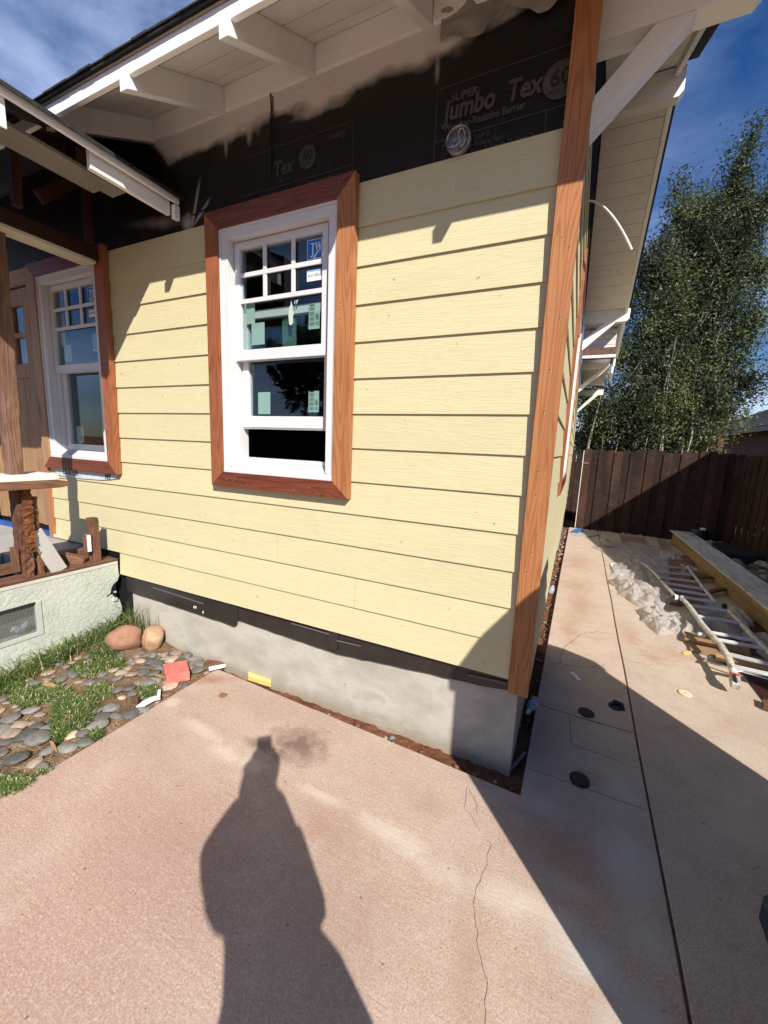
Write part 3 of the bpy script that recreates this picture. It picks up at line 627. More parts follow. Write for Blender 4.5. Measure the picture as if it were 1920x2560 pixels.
    def b2(q):
        bx(q, r0 + .001, r1 - .001, -.0380, -.0376, zt - .374, zt - .369, 1)
        q.text('JELD-WEN', T(r0 + .006, -.0378, zt - .4), .021, TX, (0, 0, 1), 2, xs=.78, ext=.0003)
    sticker('name_sticker', (r0, r1 - .003, zt - .420, zt - .367), -.0390, b2, [lab_white, lab_lblue, ink])
    def b3(cx, cz, wq):
        def go(q):
            for k in range(4):
                for r in range(4):
                    zz = cz + .048 - k * .026 - r * .0052
                    if zz > cz - .055: bx(q, cx - .030, cx + rnd.uniform(.0, .006), wq + .0012, wq + .0016, zz, zz + .0022, 1)
            bx(q, cx - .030, cx + .002, wq + .0012, wq + .0016, cz + .056, cz + .062, 2)
            t = [T(cx + .020 + .012 * math.cos(i * .524), wq + .0012, cz - .002 + .016 * math.sin(i * .524)) for i in range(13)]
            for i in range(12): q.beam(t[i], t[i + 1], .0022, .0006, up=dv, mi=2)
            q.beam(T(cx + .011, wq + .0013, cz + .009), T(cx + .028, wq + .0013, cz - .014), .002, .0006, up=dv, mi=2)
            q.disc(V(T(cx + .020, wq + .0012, cz + .004)), .004, .0006, 8, 2, dv); bx(q, cx + .016, cx + .024, wq + .0012, wq + .0016, cz - .012, cz + .001, 2)
            for r in range(3): bx(q, cx + .008, cx + .034, wq + .0012, wq + .0016, cz - .030 - r * .007, cz - .0275 - r * .007, 1)
        return go
    gm = [green_paper, ink_g, ink]
    cx, cz = c1 - .064, d0 + .150
    sticker('instruction_sticker', (cx - .036, cx + .036, cz - .064, cz + .066), -.0475, b3(cx, cz, -.0475), gm)
    sticker('paper_sticker', (c0 + .062, c0 + .160, d0 + .030, d0 + .152), -.0475, None, gm)
    sticker('paper_sticker', (c0 + .022, c0 + .088, d0 + .150, d0 + .285), -.0478, None, gm)
    if low_open:
        q = mk(); X0, Z0 = c0 + .345, d0 + .115
        pz(q, [(X0, Z0 + .005), (X0 + .015, Z0), (X0 + .028, Z0 + .012), (X0 + .026, Z0 + .045), (X0 + .032, Z0 + .062), (X0 + .024, Z0 + .078), (X0 + .024, Z0 + .1), (X0 + .013, Z0 + .128), (X0 + .010, Z0 + .108), (X0 - .002, Z0 + .09), (X0 - .005, Z0 + .05)], -.0395, -.0388)
        pz(q, [(X0 + .035, Z0 + .12), (X0 + .04, Z0 + .105), (X0 + .043, Z0 + .13)], -.0395, -.0388); pz(q, [(X0 + .05, Z0 + .105), (X0 + .062, Z0 + .13), (X0 + .05, Z0 + .127)], -.0395, -.0388)
        pz(q, [(X0 - .07, Z0 + .148), (X0 - .04, Z0 + .145), (X0 - .03, Z0 + .155), (X0 - .035, Z0 + .165), (X0 - .06, Z0 + .168)], -.0395, -.0388)
        q.text('162-21', T(X0 - .068, -.0386, Z0 + .133), .017, TX, (0, 0, 1), 1, bold=.0006, ext=.0002)
        obj('torn_sticker', q, [green_paper, ink], win)
        q = mk(); pz(q, [(e0 + .245, lz0 + .40), (e0 + .285, lz0 + .405), (e0 + .287, lz0 + .43), (e0 + .315, lz0 + .405), (e0 + .345, lz0 + .41), (e0 + .34, lz0 + .62), (e0 + .24, lz0 + .62)], -.0845, -.0838)
        obj('torn_sticker', q, green_dim, win)
    cx, cz = e1 - .083, lz0 + .15
    sticker('instruction_sticker', (cx - .036, cx + .036, cz - .056, cz + .062), -.0845, b3(cx, cz, -.0845), gm)
    sticker('paper_sticker', (e0 + .055, e0 + .150, lz0 + .082, lz0 + .212), -.0845, None, gm)
    return win
TFw = lambda u, w_, z: (u, -w_ - .016, z)
TX = (1, 0, 0)
w2_ = window(W2[0], W2[1], WZ[0], WZ[1], TFw, (0, -1, 0), True)
w2_['label'] = 'lower sash pushed up, in the sunlit yellow wall'
TX = (1, 0, 0)
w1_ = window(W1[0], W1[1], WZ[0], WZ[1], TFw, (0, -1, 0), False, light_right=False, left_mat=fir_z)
w1_['label'] = 'closed window beside the porch'
TSw = lambda u, w_, z: (w_ - .022, u, z)
window(SW[0], SW[1], WZ[0], WZ[1], TSw, (1, 0, 0), False, detail=False)
# paper lettering
b = MB()
py = -0.0005
def hl(x0, x1, z, t=.0028): b.box(x0, x1, py - .0006, py, z - t / 2, z + t / 2)
def vl(x, z0, z1, t=.0028): b.box(x - t / 2, x + t / 2, py - .0006, py, z0, z1)
hl(-.622, -.05, 2.617); vl(-.622, 2.33, 2.615); hl(-.62, -.05, 2.415); vl(-.16, 2.33, 2.412)
b.text('SUPER', (-.560, py, 2.553), .042, TX, (0, 0, 1), 0, shear=.15, bold=.0012)
b.text('Jumbo', (-.585, py, 2.487), .105, TX, (0, 0, 1), 0, shear=.12, bold=.003, xs=.80)
b.text('Tex', (-.322, py, 2.487), .105, TX, (0, 0, 1), 0, shear=.12, bold=.003, xs=.80)
b.text('Weather-Resistive Barrier', (-.585, py, 2.445), .040, TX, (0, 0, 1), 0, bold=.0009, xs=.80)
for i in range(24):
    a0 = i * math.tau / 24
ring = [(-.118 + .066 * math.cos(i * math.tau / 28), py, 2.508 + .066 * math.sin(i * math.tau / 28)) for i in range(28)]
b.prism(ring, (0, -.0006, 0), 0)
b.text('60', (-.158, py - .0008, 2.490), .078, TX, (0, 0, 1), 1, bold=.002); b.text('MINUTE', (-.162, py - .0008, 2.463), .022, TX, (0, 0, 1), 1)
for i, s_ in enumerate(('ASTM          Type II', 'Conforms to Federal Spec', 'UU-B-790a, Type 1, Grade D, Style 2')): b.text(s_, (-.588, py, 2.385 - i * .028), .030, TX, (0, 0, 1), 0, xs=.85)
b.text('A', (-.10, py, 2.385), .03, TX, (0, 0, 1), 0); b.text('M', (-.10, py, 2.345), .03, TX, (0, 0, 1), 0)
obj('printed_lettering', b, [print_m, black, print_w], H); b = MB()
hl(-1.75, -1.044, 2.612, .0022); vl(-1.043, 2.37, 2.61, .0022); hl(-1.75, -1.044, 2.424, .0022); vl(-1.352, 2.36, 2.422, .0022)
b.text('Tex', (-1.525, py, 2.475), .098, TX, (0, 0, 1), 2, shear=.12, bold=.003, xs=.8); b.text('Barrier', (-1.49, py, 2.440), .032, TX, (0, 0, 1), 2, xs=.8)
ring = [(-1.308 + .052 * math.cos(i * math.tau / 28), py, 2.520 + .055 * math.sin(i * math.tau / 28)) for i in range(28)]; b.prism(ring, (0, -.0006, 0), 2)
b.text('60', (-1.340, py - .0008, 2.508), .062, TX, (0, 0, 1), 1, bold=.002); b.text('MINUTE', (-1.343, py - .0008, 2.486), .017, TX, (0, 0, 1), 1)
b.text('Henry', (-1.180, py, 2.562), .044, TX, (0, 0, 1), 2, bold=.001, xs=.85)
b.text('A Step 1 component of the', (-1.315, py, 2.395), .024, TX, (0, 0, 1), 2, xs=.85); b.text('Type II', (-1.80, py, 2.372), .03, TX, (0, 0, 1), 2)
obj('printed_lettering', b, [print_m, black, print_w], H)
# paper laps / wrinkles
b = MB()
def fold(p, wd, th=.004):
    P = [V((a, -.002, c)) for a, c in p]
    for i in range(len(P) - 1): b.beam(P[i], P[i + 1], wd, th, up=(0, 1, 0))
fold([(-1.545, 2.875), (-1.54, 2.80), (-1.55, 2.70), (-1.545, 2.58), (-1.55, 2.46)], .006)
fold([(-1.53, 2.85), (-1.53, 2.70), (-1.525, 2.6)], .003)
obj('paper_fold', b, black, H); b = MB()
fold([(-2.02, 2.42), (-2.14, 2.405)], .004, .006); 
b2 = MB()
pts = []
nx, nz2 = 40, 10
for j in range(nz2 + 1):
    for i in range(nx + 1):
        x = -.62 + .53 * i / nx; z = 2.80 + .1 * j / nz2 - (.05 * (0.5 + 0.5 * math.sin(x * 23)) + .03 * nzv(x, 2, 19)) * (1 - j / nz2)
        pts.append((x, -.006 - .016 * abs(nzv(x, z * 3, 11)) - .014 * (1 - j / nz2) * (0.5 + nzv(x, 1, 17)), z))
b2.add(pts, [(j * (nx + 1) + i, j * (nx + 1) + i + 1, (j + 1) * (nx + 1) + i + 1, (j + 1) * (nx + 1) + i) for j in range(nz2) for i in range(nx)], 0, True)
obj('loose_paper_edge', b2, plain('overspray_paper', (0.36, 0.335, 0.30), (0.22, 0.205, 0.185), scale=7, rough=.6), H)
obj('paper_fold', b, black, H)
# electrical box
b = MB(); cx, cz = -.508, 2.385
R = .053
for r0, r1, yy in ((R, R - .004, -.034),):
    o1 = [(cx + R * math.cos(i * math.tau / 36), -.002, cz + R * math.sin(i * math.tau / 36)) for i in range(36)]
    n = 36; vs = []
    for rad, yv in ((R, -.002), (R, -.030), (R - .003, -.030), (R - .003, -.004)):
        vs += [(cx + rad * math.cos(i * math.tau / n), yv, cz + rad * math.sin(i * math.tau / n)) for i in range(n)]
    b.add(vs, [(q * n + i, q * n + (i + 1) % n, (q + 1) * n + (i + 1) % n, (q + 1) * n + i) for q in range(3) for i in range(n)], 0, True)
    b.add(vs[3 * n:], [tuple(range(n))], 0)
for a, c, r in ((-.02, .015, .011), (.022, -.006, .010), (-.008, -.03, .009)): b.disc((cx + a, -.006, cz + c), r, .002, 16, 0, (0, -1, 0))
for a, c in ((-.032, -.012), (-.018, -.010), (.0, -.012), (.01, -.03), (.030, .020)): b.disc((cx + a, -.0062, cz + c), .004, .0022, 10, 1, (0, -1, 0))
jb = obj('junction_box', b, [galv, black], H, bevel=0)
b = MB(); cv = [(-.045, -.018), (-.03, -.022), (-.012, -.024), (.002, -.014), (.006, .002), (.0, .016), (-.002, .03), (.006, .040), (.018, .038), (.026, .022), (.03, 0), (.02, -.018), (.004, -.022)]
b.tube([(cx + a, -.020 - .006 * math.sin(i), cz + c) for i, (a, c) in enumerate(cv)], .0016, 6); obj('wire', b, white_d, jb)
# ---------------------------------------------------------------- main roof
XO = .53
def zs(y): return 2.993 + .5 * y if y <= 2.65 else 2.993 + .5 * (5.3 - y)
b = MB(); XL = -5.2
# soffit boards (underside) front slope seen in eave, all boards run along x
nb = 34
for i in range(-4, 38):
    y0 = -.55 + (i + 4) * .1525 + .0; y1 = y0 + .1475
    if y1 > 5.85: y1 = 5.85
    if y0 >= 5.85: break
    for ya_, yb_ in (((y0, y1),) if not (y0 < 2.65 < y1) else ((y0, 2.65), (2.65, y1))):
        th = .009; zz = [zs(ya_ + .0001), zs(yb_ - .0001)]
        if ya_ > 5.05: continue
        for xa, xb in (((XL, -.13), (-.02, XO - .03)) if ya_ > 0.1 else ((-2.78, XO - .03),)):
            if ya_ > .15 and xa < -1: continue
            b.prism([(xa, ya_, zz[0]), (xa, yb_, zz[1]), (xa, yb_, zz[1] + th), (xa, ya_, zz[0] + th)], (xb - xa, 0, 0))
obj('soffit', b, soffit_m, H, bevel=0.002)
b = MB()   # roof deck + shingles on top
def slope(mb, y0, y1, x0, x1, off, th, mi=0): mb.prism([(x0, y0, zs(y0) + off), (x0, y1, zs(y1) + off), (x0, y1, zs(y1) + off + th), (x0, y0, zs(y0) + off + th)], (x1 - x0, 0, 0), mi)
slope(b, -.576, 2.65, XL, XO + .02, .0095, .012); slope(b, 2.6501, 5.12, -5, XO + .02, .0095, .012); slope(b, 5.1201, 5.875, -5, -.03, .0095, .012)
for k in range(60):
    x0 = XL + k * .0975; x1 = x0 + .097
    j = rnd.uniform(-.003, .003)
    slope(b, -.584 + j, 2.65, x0, x1, .022 + rnd.uniform(0, .001), .005 + rnd.uniform(0, .004))
slope(b, 2.6501, 5.12, -5, XO + .03, .022, .01)
for k in range(40):
    y0 = -.55 + k * .08; 
    if y0 + .078 < 2.65: slope(b, y0, y0 + .078, XO + .02, XO + .032 + rnd.uniform(-.004, .004), .022, .012)
obj('roof', b, shingle_m, H)
b = MB(); b.prism([(XL, -.552, 2.648), (XL, -.530, 2.648), (XL, -.530, 2.712), (XL, -.552, 2.7075)], (XO - .022 - XL, 0, 0)); obj('fascia', b, white, H, bevel=.0025)
def barge(y0, y1, x0, x1, low=.072, mb=None):
    mb.prism([(x0, y0, zs(y0) - low), (x0, y1, zs(y1) - low), (x0, y1, zs(y1) + .009), (x0, y0, zs(y0) + .009)], (x1 - x0, 0, 0))
b = MB(); barge(-.575, 2.65, XO - .036, XO, mb=b); barge(2.6502, 5.86, XO - .036, XO, mb=b); obj('barge_board', b, white, H, bevel=.0025)
b = MB()
tails = [-2.455, -1.862, -1.262, -.660, -.06]
for i, xr in enumerate(tails):
    b = MB(); y0, y1 = -.566, 0.02; lo_ = .127
    p = [(xr - .046, y0, zs(y0) - lo_ - .0), (xr - .046, y1, zs(y1) - lo_), (xr - .046, y1, zs(y1) - .001), (xr - .046, -.530, zs(-.530) - .001), (xr - .046, -.530, 2.646), (xr - .046, y0, 2.646)]
    b.prism(p, (.046, 0, 0)); obj('rafter_tail', b, white, H, bevel=.003)
for i in range(len(tails) - 1):
    b = MB(); x0, x1 = tails[i] + .002, tails[i + 1] - .048
    b.prism([(x0, -.012, 2.868), (x0, .012, 2.868), (x0, .012, zs(.012) - .001), (x0, -.012, zs(-.012) - .001)], (x1 - x0, 0, 0)); obj('blocking', b, white, H, bevel=.002)
# gable lookouts with knee braces
def lookout(y, z0, z1, xe, bx0, bx1, bz, wth=.1, chop=True, brace=True):
    b = MB(); b.prism([(-.02, y, z0), (xe - .035, y, z0), (xe, y, z0 + .04), (xe, y, z1), (-.02, y, z1)], (0, wth, 0)); o = obj('lookout_beam', b, white, H, bevel=.004)
    if brace:
        b = MB(); b.prism([(bx0, y + .006, z0 - .0005), (bx1, y + .006, z0 - .0005), (-.004, y + .006, bz), (-.004, y + .006, bz + (bx1 - bx0) * .98)], (0, wth - .012, 0)); obj('knee_brace', b, white, o, bevel=.003)
lookout(.12, 2.690, 3.045, .53, .188, .316, 2.375)
lookout(2.60, 4.06, 4.285, .575, .2, .3, 3.7, brace=False)
lookout(5.0, 2.965, 3.135, .56, .244, .400, 2.600)
# rear parts of the side elevation
b = MB()
for k in range(4): 
    z0 = 2.90 + k * .088; b.box(0.0, .50 - .0 * k, 6.42 - .006, 6.42 + .012, z0, z0 + .084)
b.box(0.0, .49, 6.434, 8.9, 2.9, 3.24); b.box(-.02, .60, 6.06, 9.0, 3.27, 3.31); obj('bay_siding', b, white_d, H, bevel=.003)
b = MB()
for k in range(4):
    a = k / 4; b.box(0.0, .53, 6.10 + .08 * k, 6.46, 2.755 + .042 * k, 2.80 + .042 * k)
obj('bay_shingles', b, brownsh_m, H)
b = MB(); b.box(0.0, .515, 6.08, 6.11, 2.705, 2.75); b.box(.485, .515, 6.112, 7.4, 2.56, 2.69); b.box(.47, .5, 6.112, 6.95, 2.45, 2.558); obj('bay_fascia', b, white, H, bevel=.003)
b = MB(); b.box(0.0, .44, 6.5, 6.58, 2.60, 2.70); b.prism([(.34, 6.5, 2.6), (.44, 6.5, 2.6), (0, 6.5, 2.20), (0, 6.5, 2.30)], (0, .08, 0)); obj('knee_brace', b, white, H, bevel=.003)
b = MB(); b.box(0.0, .46, 6.6, 8.9, 2.66, 2.70); b.box(-.02, .50, 8.9, 9.0, 2.45, 2.57); b.prism([(.30, 8.9, 2.45), (.40, 8.9, 2.45), (0, 8.9, 2.05), (0, 8.9, 2.14)], (0, .08, 0)); obj('rear_eave', b, white_d, H, bevel=.003)
# white cable from wall
b = MB(); b.tube([(-.02 + .27 * t / 14, 1.0 - .004 * t, 2.572 - .33 * (t / 14) ** 1.7) for t in range(15)], .0062, 8); obj('cable', b, plain('white_sheath', (.85, .85, .84), rough=.3, bump=0), H)
# ---------------------------------------------------------------- entry porch
PX = -2.25
def zp(x): return 2.500 + .42 * (PX - x)     # deck underside rises to the left
b = MB(); b.prism([(PX - .0, -.92, zp(PX)), (-3.9, -.92, zp(-3.9)), (-3.9, -.92, zp(-3.9) + .02), (PX, -.92, zp(PX) + .02)], (0, .91, 0)); pr = obj('porch_roof', b, stain_y, H)
b = MB(); b.prism([(PX + .040, -.94, zp(PX) - .010), (-3.9, -.94, zp(-3.9) + .0205), (-3.9, -.94, zp(-3.9) + .038), (PX + .040, -.94, zp(PX) + .008)], (0, .93, 0)); obj('roof_shingles', b, shingle_m, pr)
b = MB(); b.prism([(PX, -.92, 2.468), (PX, -.02, 2.468), (PX, -.02, 2.510), (PX, -.92, 2.510)], (.018, 0, 0)); obj('fascia', b, white, pr, bevel=.0025)
b = MB(); b.prism([(PX - .050, -.50, 2.402), (PX - .050, -.055, 2.402), (PX - .050, -.055, 2.498), (PX - .050, -.50, 2.498)], (.030, 0, 0)); obj('ledger', b, white, pr, bevel=.003)
b = MB(); b.box(PX - .02, PX + .012, -.050, -.014, 2.385, 2.462); obj('trim_block', b, white, pr, bevel=.003)
for yy in (-.885, -.45):
    b = MB(); x1 = PX - .004; x2 = -3.8
    if yy > -.8: x1 = PX - .30
    b.prism([(x1, yy, zp(x1) - .002), (x1, yy, zp(x1) - .15), (x2, yy, zp(x2) - .15), (x2, yy, zp(x2) - .002)], (0, .045, 0)); obj('rafter', b, white if yy < -.8 else stain_y, pr, bevel=.003)
b = MB(); b.box(-2.52, -2.40, -.85, -.24, 2.452, 2.468); b.box(-2.60, -2.523, -.85, -.30, 2.46, 2.476); obj('lower_boards', b, paint('grimy_paint', (.24, .21, .175), .6, .7, (.12, .09, .07)), pr)
b = MB(); b.prism([(-3.038, -.98, 2.25), (-3.038, -.04, 2.25), (-3.038, -.04, 2.335), (-3.038, -.98, 2.335)], (.038, 0, 0)); b.box(-3.13, -3.04, -.98, -.045, 2.262, 2.335); pb = obj('porch_beam', b, stain_y, H, bevel=.002)
b = MB(); b.box(-3.125, -3.0005, -.98, -.075, 2.226, 2.2495); obj('bottom_board', b, paint('cream_board', (.62, .55, .43), .3), pb, bevel=.004)
b = MB(); b.box(-4.6, -2.27, -1.04, -.945, 2.09, 2.60); b.prism([(-2.27, -1.0, 2.60), (-4.6, -1.0, 2.60), (-3.9, -1.0, 3.25)], (0, .05, 0)); obj('front_header', b, stain_y, H, bevel=.003)
for yy, x in ((-.14, -2.96), (-.55, -2.9), (-.80, -2.8)):
    b = MB(); b.box(x - .045, x, yy, yy + .04, 2.336, zp(x) - .01); obj('stud', b, stain_z, pb, bevel=.002)
b = MB(); b.beam((-2.92, -.42, 2.44), (-2.92, -.2, 2.66), .035, .07); obj('strut', b, stain_y, pb, bevel=.002)
# porch low wall (stucco) with vent, cracked end
def stucco():
    M = Mat('pale_stucco'); x = M.sep(); v = M.coords(); a = M.noise(v, 34, 6, 0.66, 0.5); b_ = M.noise(v, 4, 4, 0.6)
    rid = M.mr(a, 0.46, 0.60)
    col = M.mix(M.mr(b_, 0.4, 0.7), (0.52, 0.55, 0.48, 1), (0.45, 0.47, 0.41, 1))
    col = M.mix(M.mr(M.noise(v, 7, 5, .7), .60, .72, 0, .55), col, (0.40, 0.35, 0.26, 1))
    col = M.mix(M.mr(M.noise(M.coords((1, 2, 9)), 5, 4, .7), .70, .74, 0, .6), col, (0.20, 0.19, 0.17, 1))
    return M.done(col, 0.8, M.mth('ADD', rid, M.mth('MULTIPLY', M.noise(v, 70, 3), .4)), 0.45, 0.006, 0.25)
stucco_m = stucco()
SX = -3.08
b = MB()
end = [(-.022, .108), (-.024, .04), (-.018, -.015), (-.035, -.05), (-.07, -.075), (-.085, -.10), (-.092, -.135), (-.125, -.152), (-.118, -.165), (-.075, -.160), (-.060, -.185), (-.030, -.21), (-.014, -.27), (-.016, -.325), (-.06, -.36), (-.10, -.40), (-.14, -.47), (-.16, -.60)]
v0, v1, vz0, vz1 = -.86, -.548, -.265, -.042
# wall with vent hole: pieces
def yz(pts, mi=0, x0=SX - .14, dx=.14, mb=None): (mb or b).prism([(x0, y, z) for y, z in pts], (dx, 0, 0), mi)
yz([(-.548, .108)] + end + [(-.548, -.60)])
yz([(-2.2, .108), (-.5482, .108), (-.5482, vz1), (-2.2, vz1)]); yz([(-2.2, vz0), (-.5482, vz0), (-.5482, -.60), (-2.2, -.60)]); yz([(-2.2, vz1 - .0002), (v0, vz1 - .0002), (v0, vz0 + .0002), (-2.2, vz0 + .0002)])
pw = obj('porch_wall', b, stucco_m, H)
b = MB(); 
for q in range(30): b.box(SX - .020, SX - .0185, v0, v1, vz0 + .010 + q * .0072, vz0 + .0115 + q * .0072)
for q in range(44): b.box(SX - .0182, SX - .017, v0 + .005 + q * .0072, v0 + .0062 + q * .0072, vz0, vz1)
obj('vent_mesh', b, plain('dark_wire', (.26, .25, .235), rough=.6, bump=0), pw)
b = MB(); b.box(SX - .03, SX + .006, v1 - .024, v1 + .004, vz0 - .016, vz1 + .0); b.box(SX - .03, SX + .006, v0, v1 - .0245, vz0 - .016, vz0 + .008); b.box(SX - .03, SX + .005, v0, v1 - .0245, vz1 - .006, vz1 + .0005, 1); obj('vent_frame', b, [paint('vent_paint', (.46, .48, .43), .4), ink], pw, bevel=.001)
b = MB(); b.box(SX - .12, SX - .1, v0, v1, vz0, vz1); b.box(SX - .1, SX - .022, v0 - .002, v0, vz0, vz1); obj('vent_backing', b, plain('vent_dark', (.22, .20, .185), rough=.9), pw)
b = MB(); vs = [(SX - .045 + rnd.uniform(-.01, .01), -.70 + .014 * i, -.215 + .02 * math.sin(i * 1.3) + .003 * i) for i in range(8)]
b.tube(vs, [.008, .018, .02, .022, .02, .018, .014, .006], 7); obj('crumpled_wrapper', b, plain('wrapper', (.55, .6, .66), (.2, .35, .6), scale=30, rough=.4), pw)
b = MB(); b.prism([(SX - .142, -2.2, .109), (SX + .004, -2.2, .109), (SX + .010, -2.2, .128), (SX - .142, -2.2, .130)], (0, 2.178, 0)); obj('sill_plate', b, old_y, pw, bevel=.003)
b = MB(); b.box(SX - .0, SX + .004, -2.2, -.03, .085, .1085); obj('sill_strip', b, paint('flaky_paint', (.55, .55, .5), .7), pw, bevel=.001)
# broken rubble at the wall end
b = MB(); 
for q in range(14):
    c = V((SX - .06 + rnd.uniform(-.04, .05), -.055 + rnd.uniform(-.05, .03), -.14 - .02 * q + rnd.uniform(-.01, .01))); r = rnd.uniform(.012, .028)
    b.beam(c - V((r, 0, 0)), c + V((r, .3 * r, .2 * r)), r * 1.2, r, up=(rnd.random(), .3, 1))
obj('broken_plaster', b, stucco_m, pw, bevel=.003)
# porch floor, dark pit, joists
b = MB(); b.box(-7.5, -3.52, -.46, .05, .02, .166); b.box(-7.5, -3.75, -2.2, -.462, .02, .164); obj('porch_floor', b, plain('porch_concrete', (.40, .385, .36), (.30, .28, .26), scale=6, rough=.85, bump=.4), H, bevel=.004)
b = MB(); b.box(-7.5, -3.23, -2.2, .02, -.4, -.38); b.box(-3.53, -3.5, -2.2, .02, -.38, .0); b.box(-3.2, -3.0, .021, .03, -.6, 0); obj('porch_crawlspace', b, black, H)
b = MB(); b.beam((-3.49, -.85, .105), (-3.46, -.02, .13), .04, .075); obj('porch_joist', b, old_y, H, bevel=.003)
b = MB(); b.beam((-3.30, -.66, .03), (-3.34, -1.2, .02), .09, .09); obj('porch_joist', b, old_y, H, bevel=.006)
b = MB(); b.beam((-3.16, -.205, .125), (-3.30, -.30, .17), .085, .085, w2=.07, h2=.07); obj('porch_joist', b, old_y, H, bevel=.01)
# railing: cap, lower board, posts
b = MB(); b.prism([(-3.02, -2.2, .772), (-3.02, -.395, .772), (-3.02, -.400, .806), (-3.035, -.44, .818), (-3.035, -.55, .812), (-3.02, -2.2, .822)], (-.20, 0, 0)); rl = obj('railing', b, white_d, H, bevel=.004)
b = MB(); b.prism([(-3.0, -2.2, .725), (-3.0, -.395, .722), (-3.0, -.350, .732), (-3.0, -.348, .760), (-3.0, -.39, .770), (-3.0, -2.2, .770)], (-.16, 0, 0)); obj('rail_board', b, old_y, rl, bevel=.005)
def jag(mb, cx, cy, z0, z1, wx, wy, n=14, amp=.008, seed=0, taper=1.0, lean=(0, 0)):
    vs = []; ring = [(-1, -1), (0, -1.02), (1, -1), (1.02, 0), (1, 1), (0, 1.02), (-1, 1), (-1.02, 0)]
    for i in range(n + 1):
        t = i / n; z = z0 + (z1 - z0) * t; s = 1 + (taper - 1) * t
        for j, (a, c) in enumerate(ring):
            k = amp * mnoise.noise(V((i * .7 + seed, j * 1.3, seed)))
            vs.append((cx + lean[0] * t + a * wx / 2 * s + k, cy + lean[1] * t + c * wy / 2 * s + amp * mnoise.noise(V((i * .7, j * 1.7 + seed, 9))), z))
    mb.add(vs, [(i * 8 + j, i * 8 + (j + 1) % 8, (i + 1) * 8 + (j + 1) % 8, (i + 1) * 8 + j) for i in range(n) for j in range(8)], 0, False)
    mb.add(vs[:8], [tuple(range(8))[::-1]]); mb.add(vs[-8:], [tuple(range(8))])
b = MB(); jag(b, -3.12, -.595, .815, 2.226, .085, .072, 26, .006, 3, 1.0, (.0, .03)); obj('log_post', b, log_z, H, bevel=.004)
b = MB(); jag(b, -3.13, -.585, .132, .722, .085, .055, 22, .010, 11); lp = obj('lower_post', b, old_z, H)
b = MB(); jag(b, -3.075, -.565, .30, .722, .016, .050, 30, .018, 23); obj('rotten_face', b, rot_z, lp)
b = MB(); jag(b, -3.12, -.512, .132, .66, .05, .03, 18, .008, 5); b.box(-3.16, -3.10, -.645, -.622, .18, .34); obj('sister_post', b, old_z, lp, bevel=.002)
b = MB(); jag(b, -3.15, -.145, .13, .462, .075, .055, 5, .002, 6, .93); sp = obj('short_post', b, old_z, H, bevel=.006)
b = MB(); b.box(-3.108, -3.098, -.215, -.192, .22, .345); b.box(-3.16, -3.109, -.215, -.178, .215, .35, 1); obj('painted_block', b, [white, old_z], sp, bevel=.002)
b = MB(); b.beam((-3.10, -.405, .125), (-3.10, -.535, .43), .014, .095, up=(0, 1, .4)); tag(obj('wood_scrap', b, paint('grey_primer', (.46, .45, .42), .4, .8), origin=(-3.1, -.4, .13), bevel=.002), 'grey primed board end leaning against the rotten porch post', 'board')
# front door with planks and four small lights; wall left of window
b = MB(); b.box(-4.06, -4.0, -.010, .06, .17, 2.36, 0); dc = obj('door_casing', b, fir_z, H, bevel=.003)
b = MB(); b.box(-4.0, -3.942, -.022, .004, .215, 2.34); obj('end_board', b, org_z, H, bevel=.002)
b = MB(); 
b.box(-7.5, -4.062, .07, .1, .168, 3.0, 1); b.box(-6.2, -4.062, .03, .069, 2.28, 2.40, 0)
obj('entry_wall', b, [fir_x, black], H)
D0, D1 = -5.02, -4.10
b = MB(); b.box(D0, D0 + .12, .035, .07, .25, 2.26); b.box(D1 - .12, D1, .035, .07, .25, 2.26); b.box(D0 + .12, D1 - .12, .035, .07, 2.13, 2.26); b.box(D0 + .12, D1 - .12, .035, .07, 1.54, 1.66)
for q in range(5): b.box(D0 + .121 + q * .136, D0 + .121 + q * .136 + .132, .045, .07, .25, 1.539)
b.box(D0 + .12, D1 - .12, .035, .07, 1.875, 1.915)
for q in (0, .22, .44, .66): b.box(D0 + .12 + q, D0 + .12 + q + .04, .036, .07, 1.66, 2.13) if q else None
dr = obj('door', b, fir_z, H, bevel=.003)
b = MB(); b.box(D0 + .12, D1 - .12, .055, .058, 1.66, 2.13); obj('pane', b, glass_m, dr)
b = MB(); b.box(D0 + .12, D1 - .12, .0685, .0695, 1.66, 2.13); obj('pane_backing', b, black, dr)
b = MB(); b.box(-5.6, -4.1, .0, .034, .167, .21); obj('door_sill', b, plain('blue_tape', (.02, .09, .36), (.015, .06, .25), rough=.5), H, bevel=.002)
for xx in (-5.35, -5.05):
    b = MB(); b.box(xx - .10, xx, -.012, .034, .21, 2.3); obj('door_casing', b, fir_z, H, bevel=.003)
# ================================================================== FENCES
def picket_mesh(name):
    b = MB(); w_ = .148; h = 1.735; c = .035
    b.prism([(0, 0, 0), (w_, 0, 0), (w_, 0, h - c), (w_ - c * .8, 0, h), (c * .8, 0, h), (0, 0, h - c)], (0, .018, 0)); return b
FB = thing('wooden_fence', 'dark weathered dog-eared plank fence closing the far end of the driveway', 'fence', (1.5, 7.69, -.53))
pk = obj('picket', picket_mesh('p'), fence_m, FB, bevel=.002); pk.location = V((.236, 7.68, -.53)) - ORG[FB.name]
for i in range(1, 19):
    c = pk.copy(); COL.objects.link(c); c.parent = FB
    c.location = V((.236 + i * .1415, 7.68 + (.012 if i % 2 else -.010) + rnd.uniform(-.003, .003), -.53 + rnd.uniform(-.035, .03))) - ORG[FB.name]; c.rotation_euler = (0, rnd.uniform(-.0015, .0015), rnd.uniform(-.02, .02))
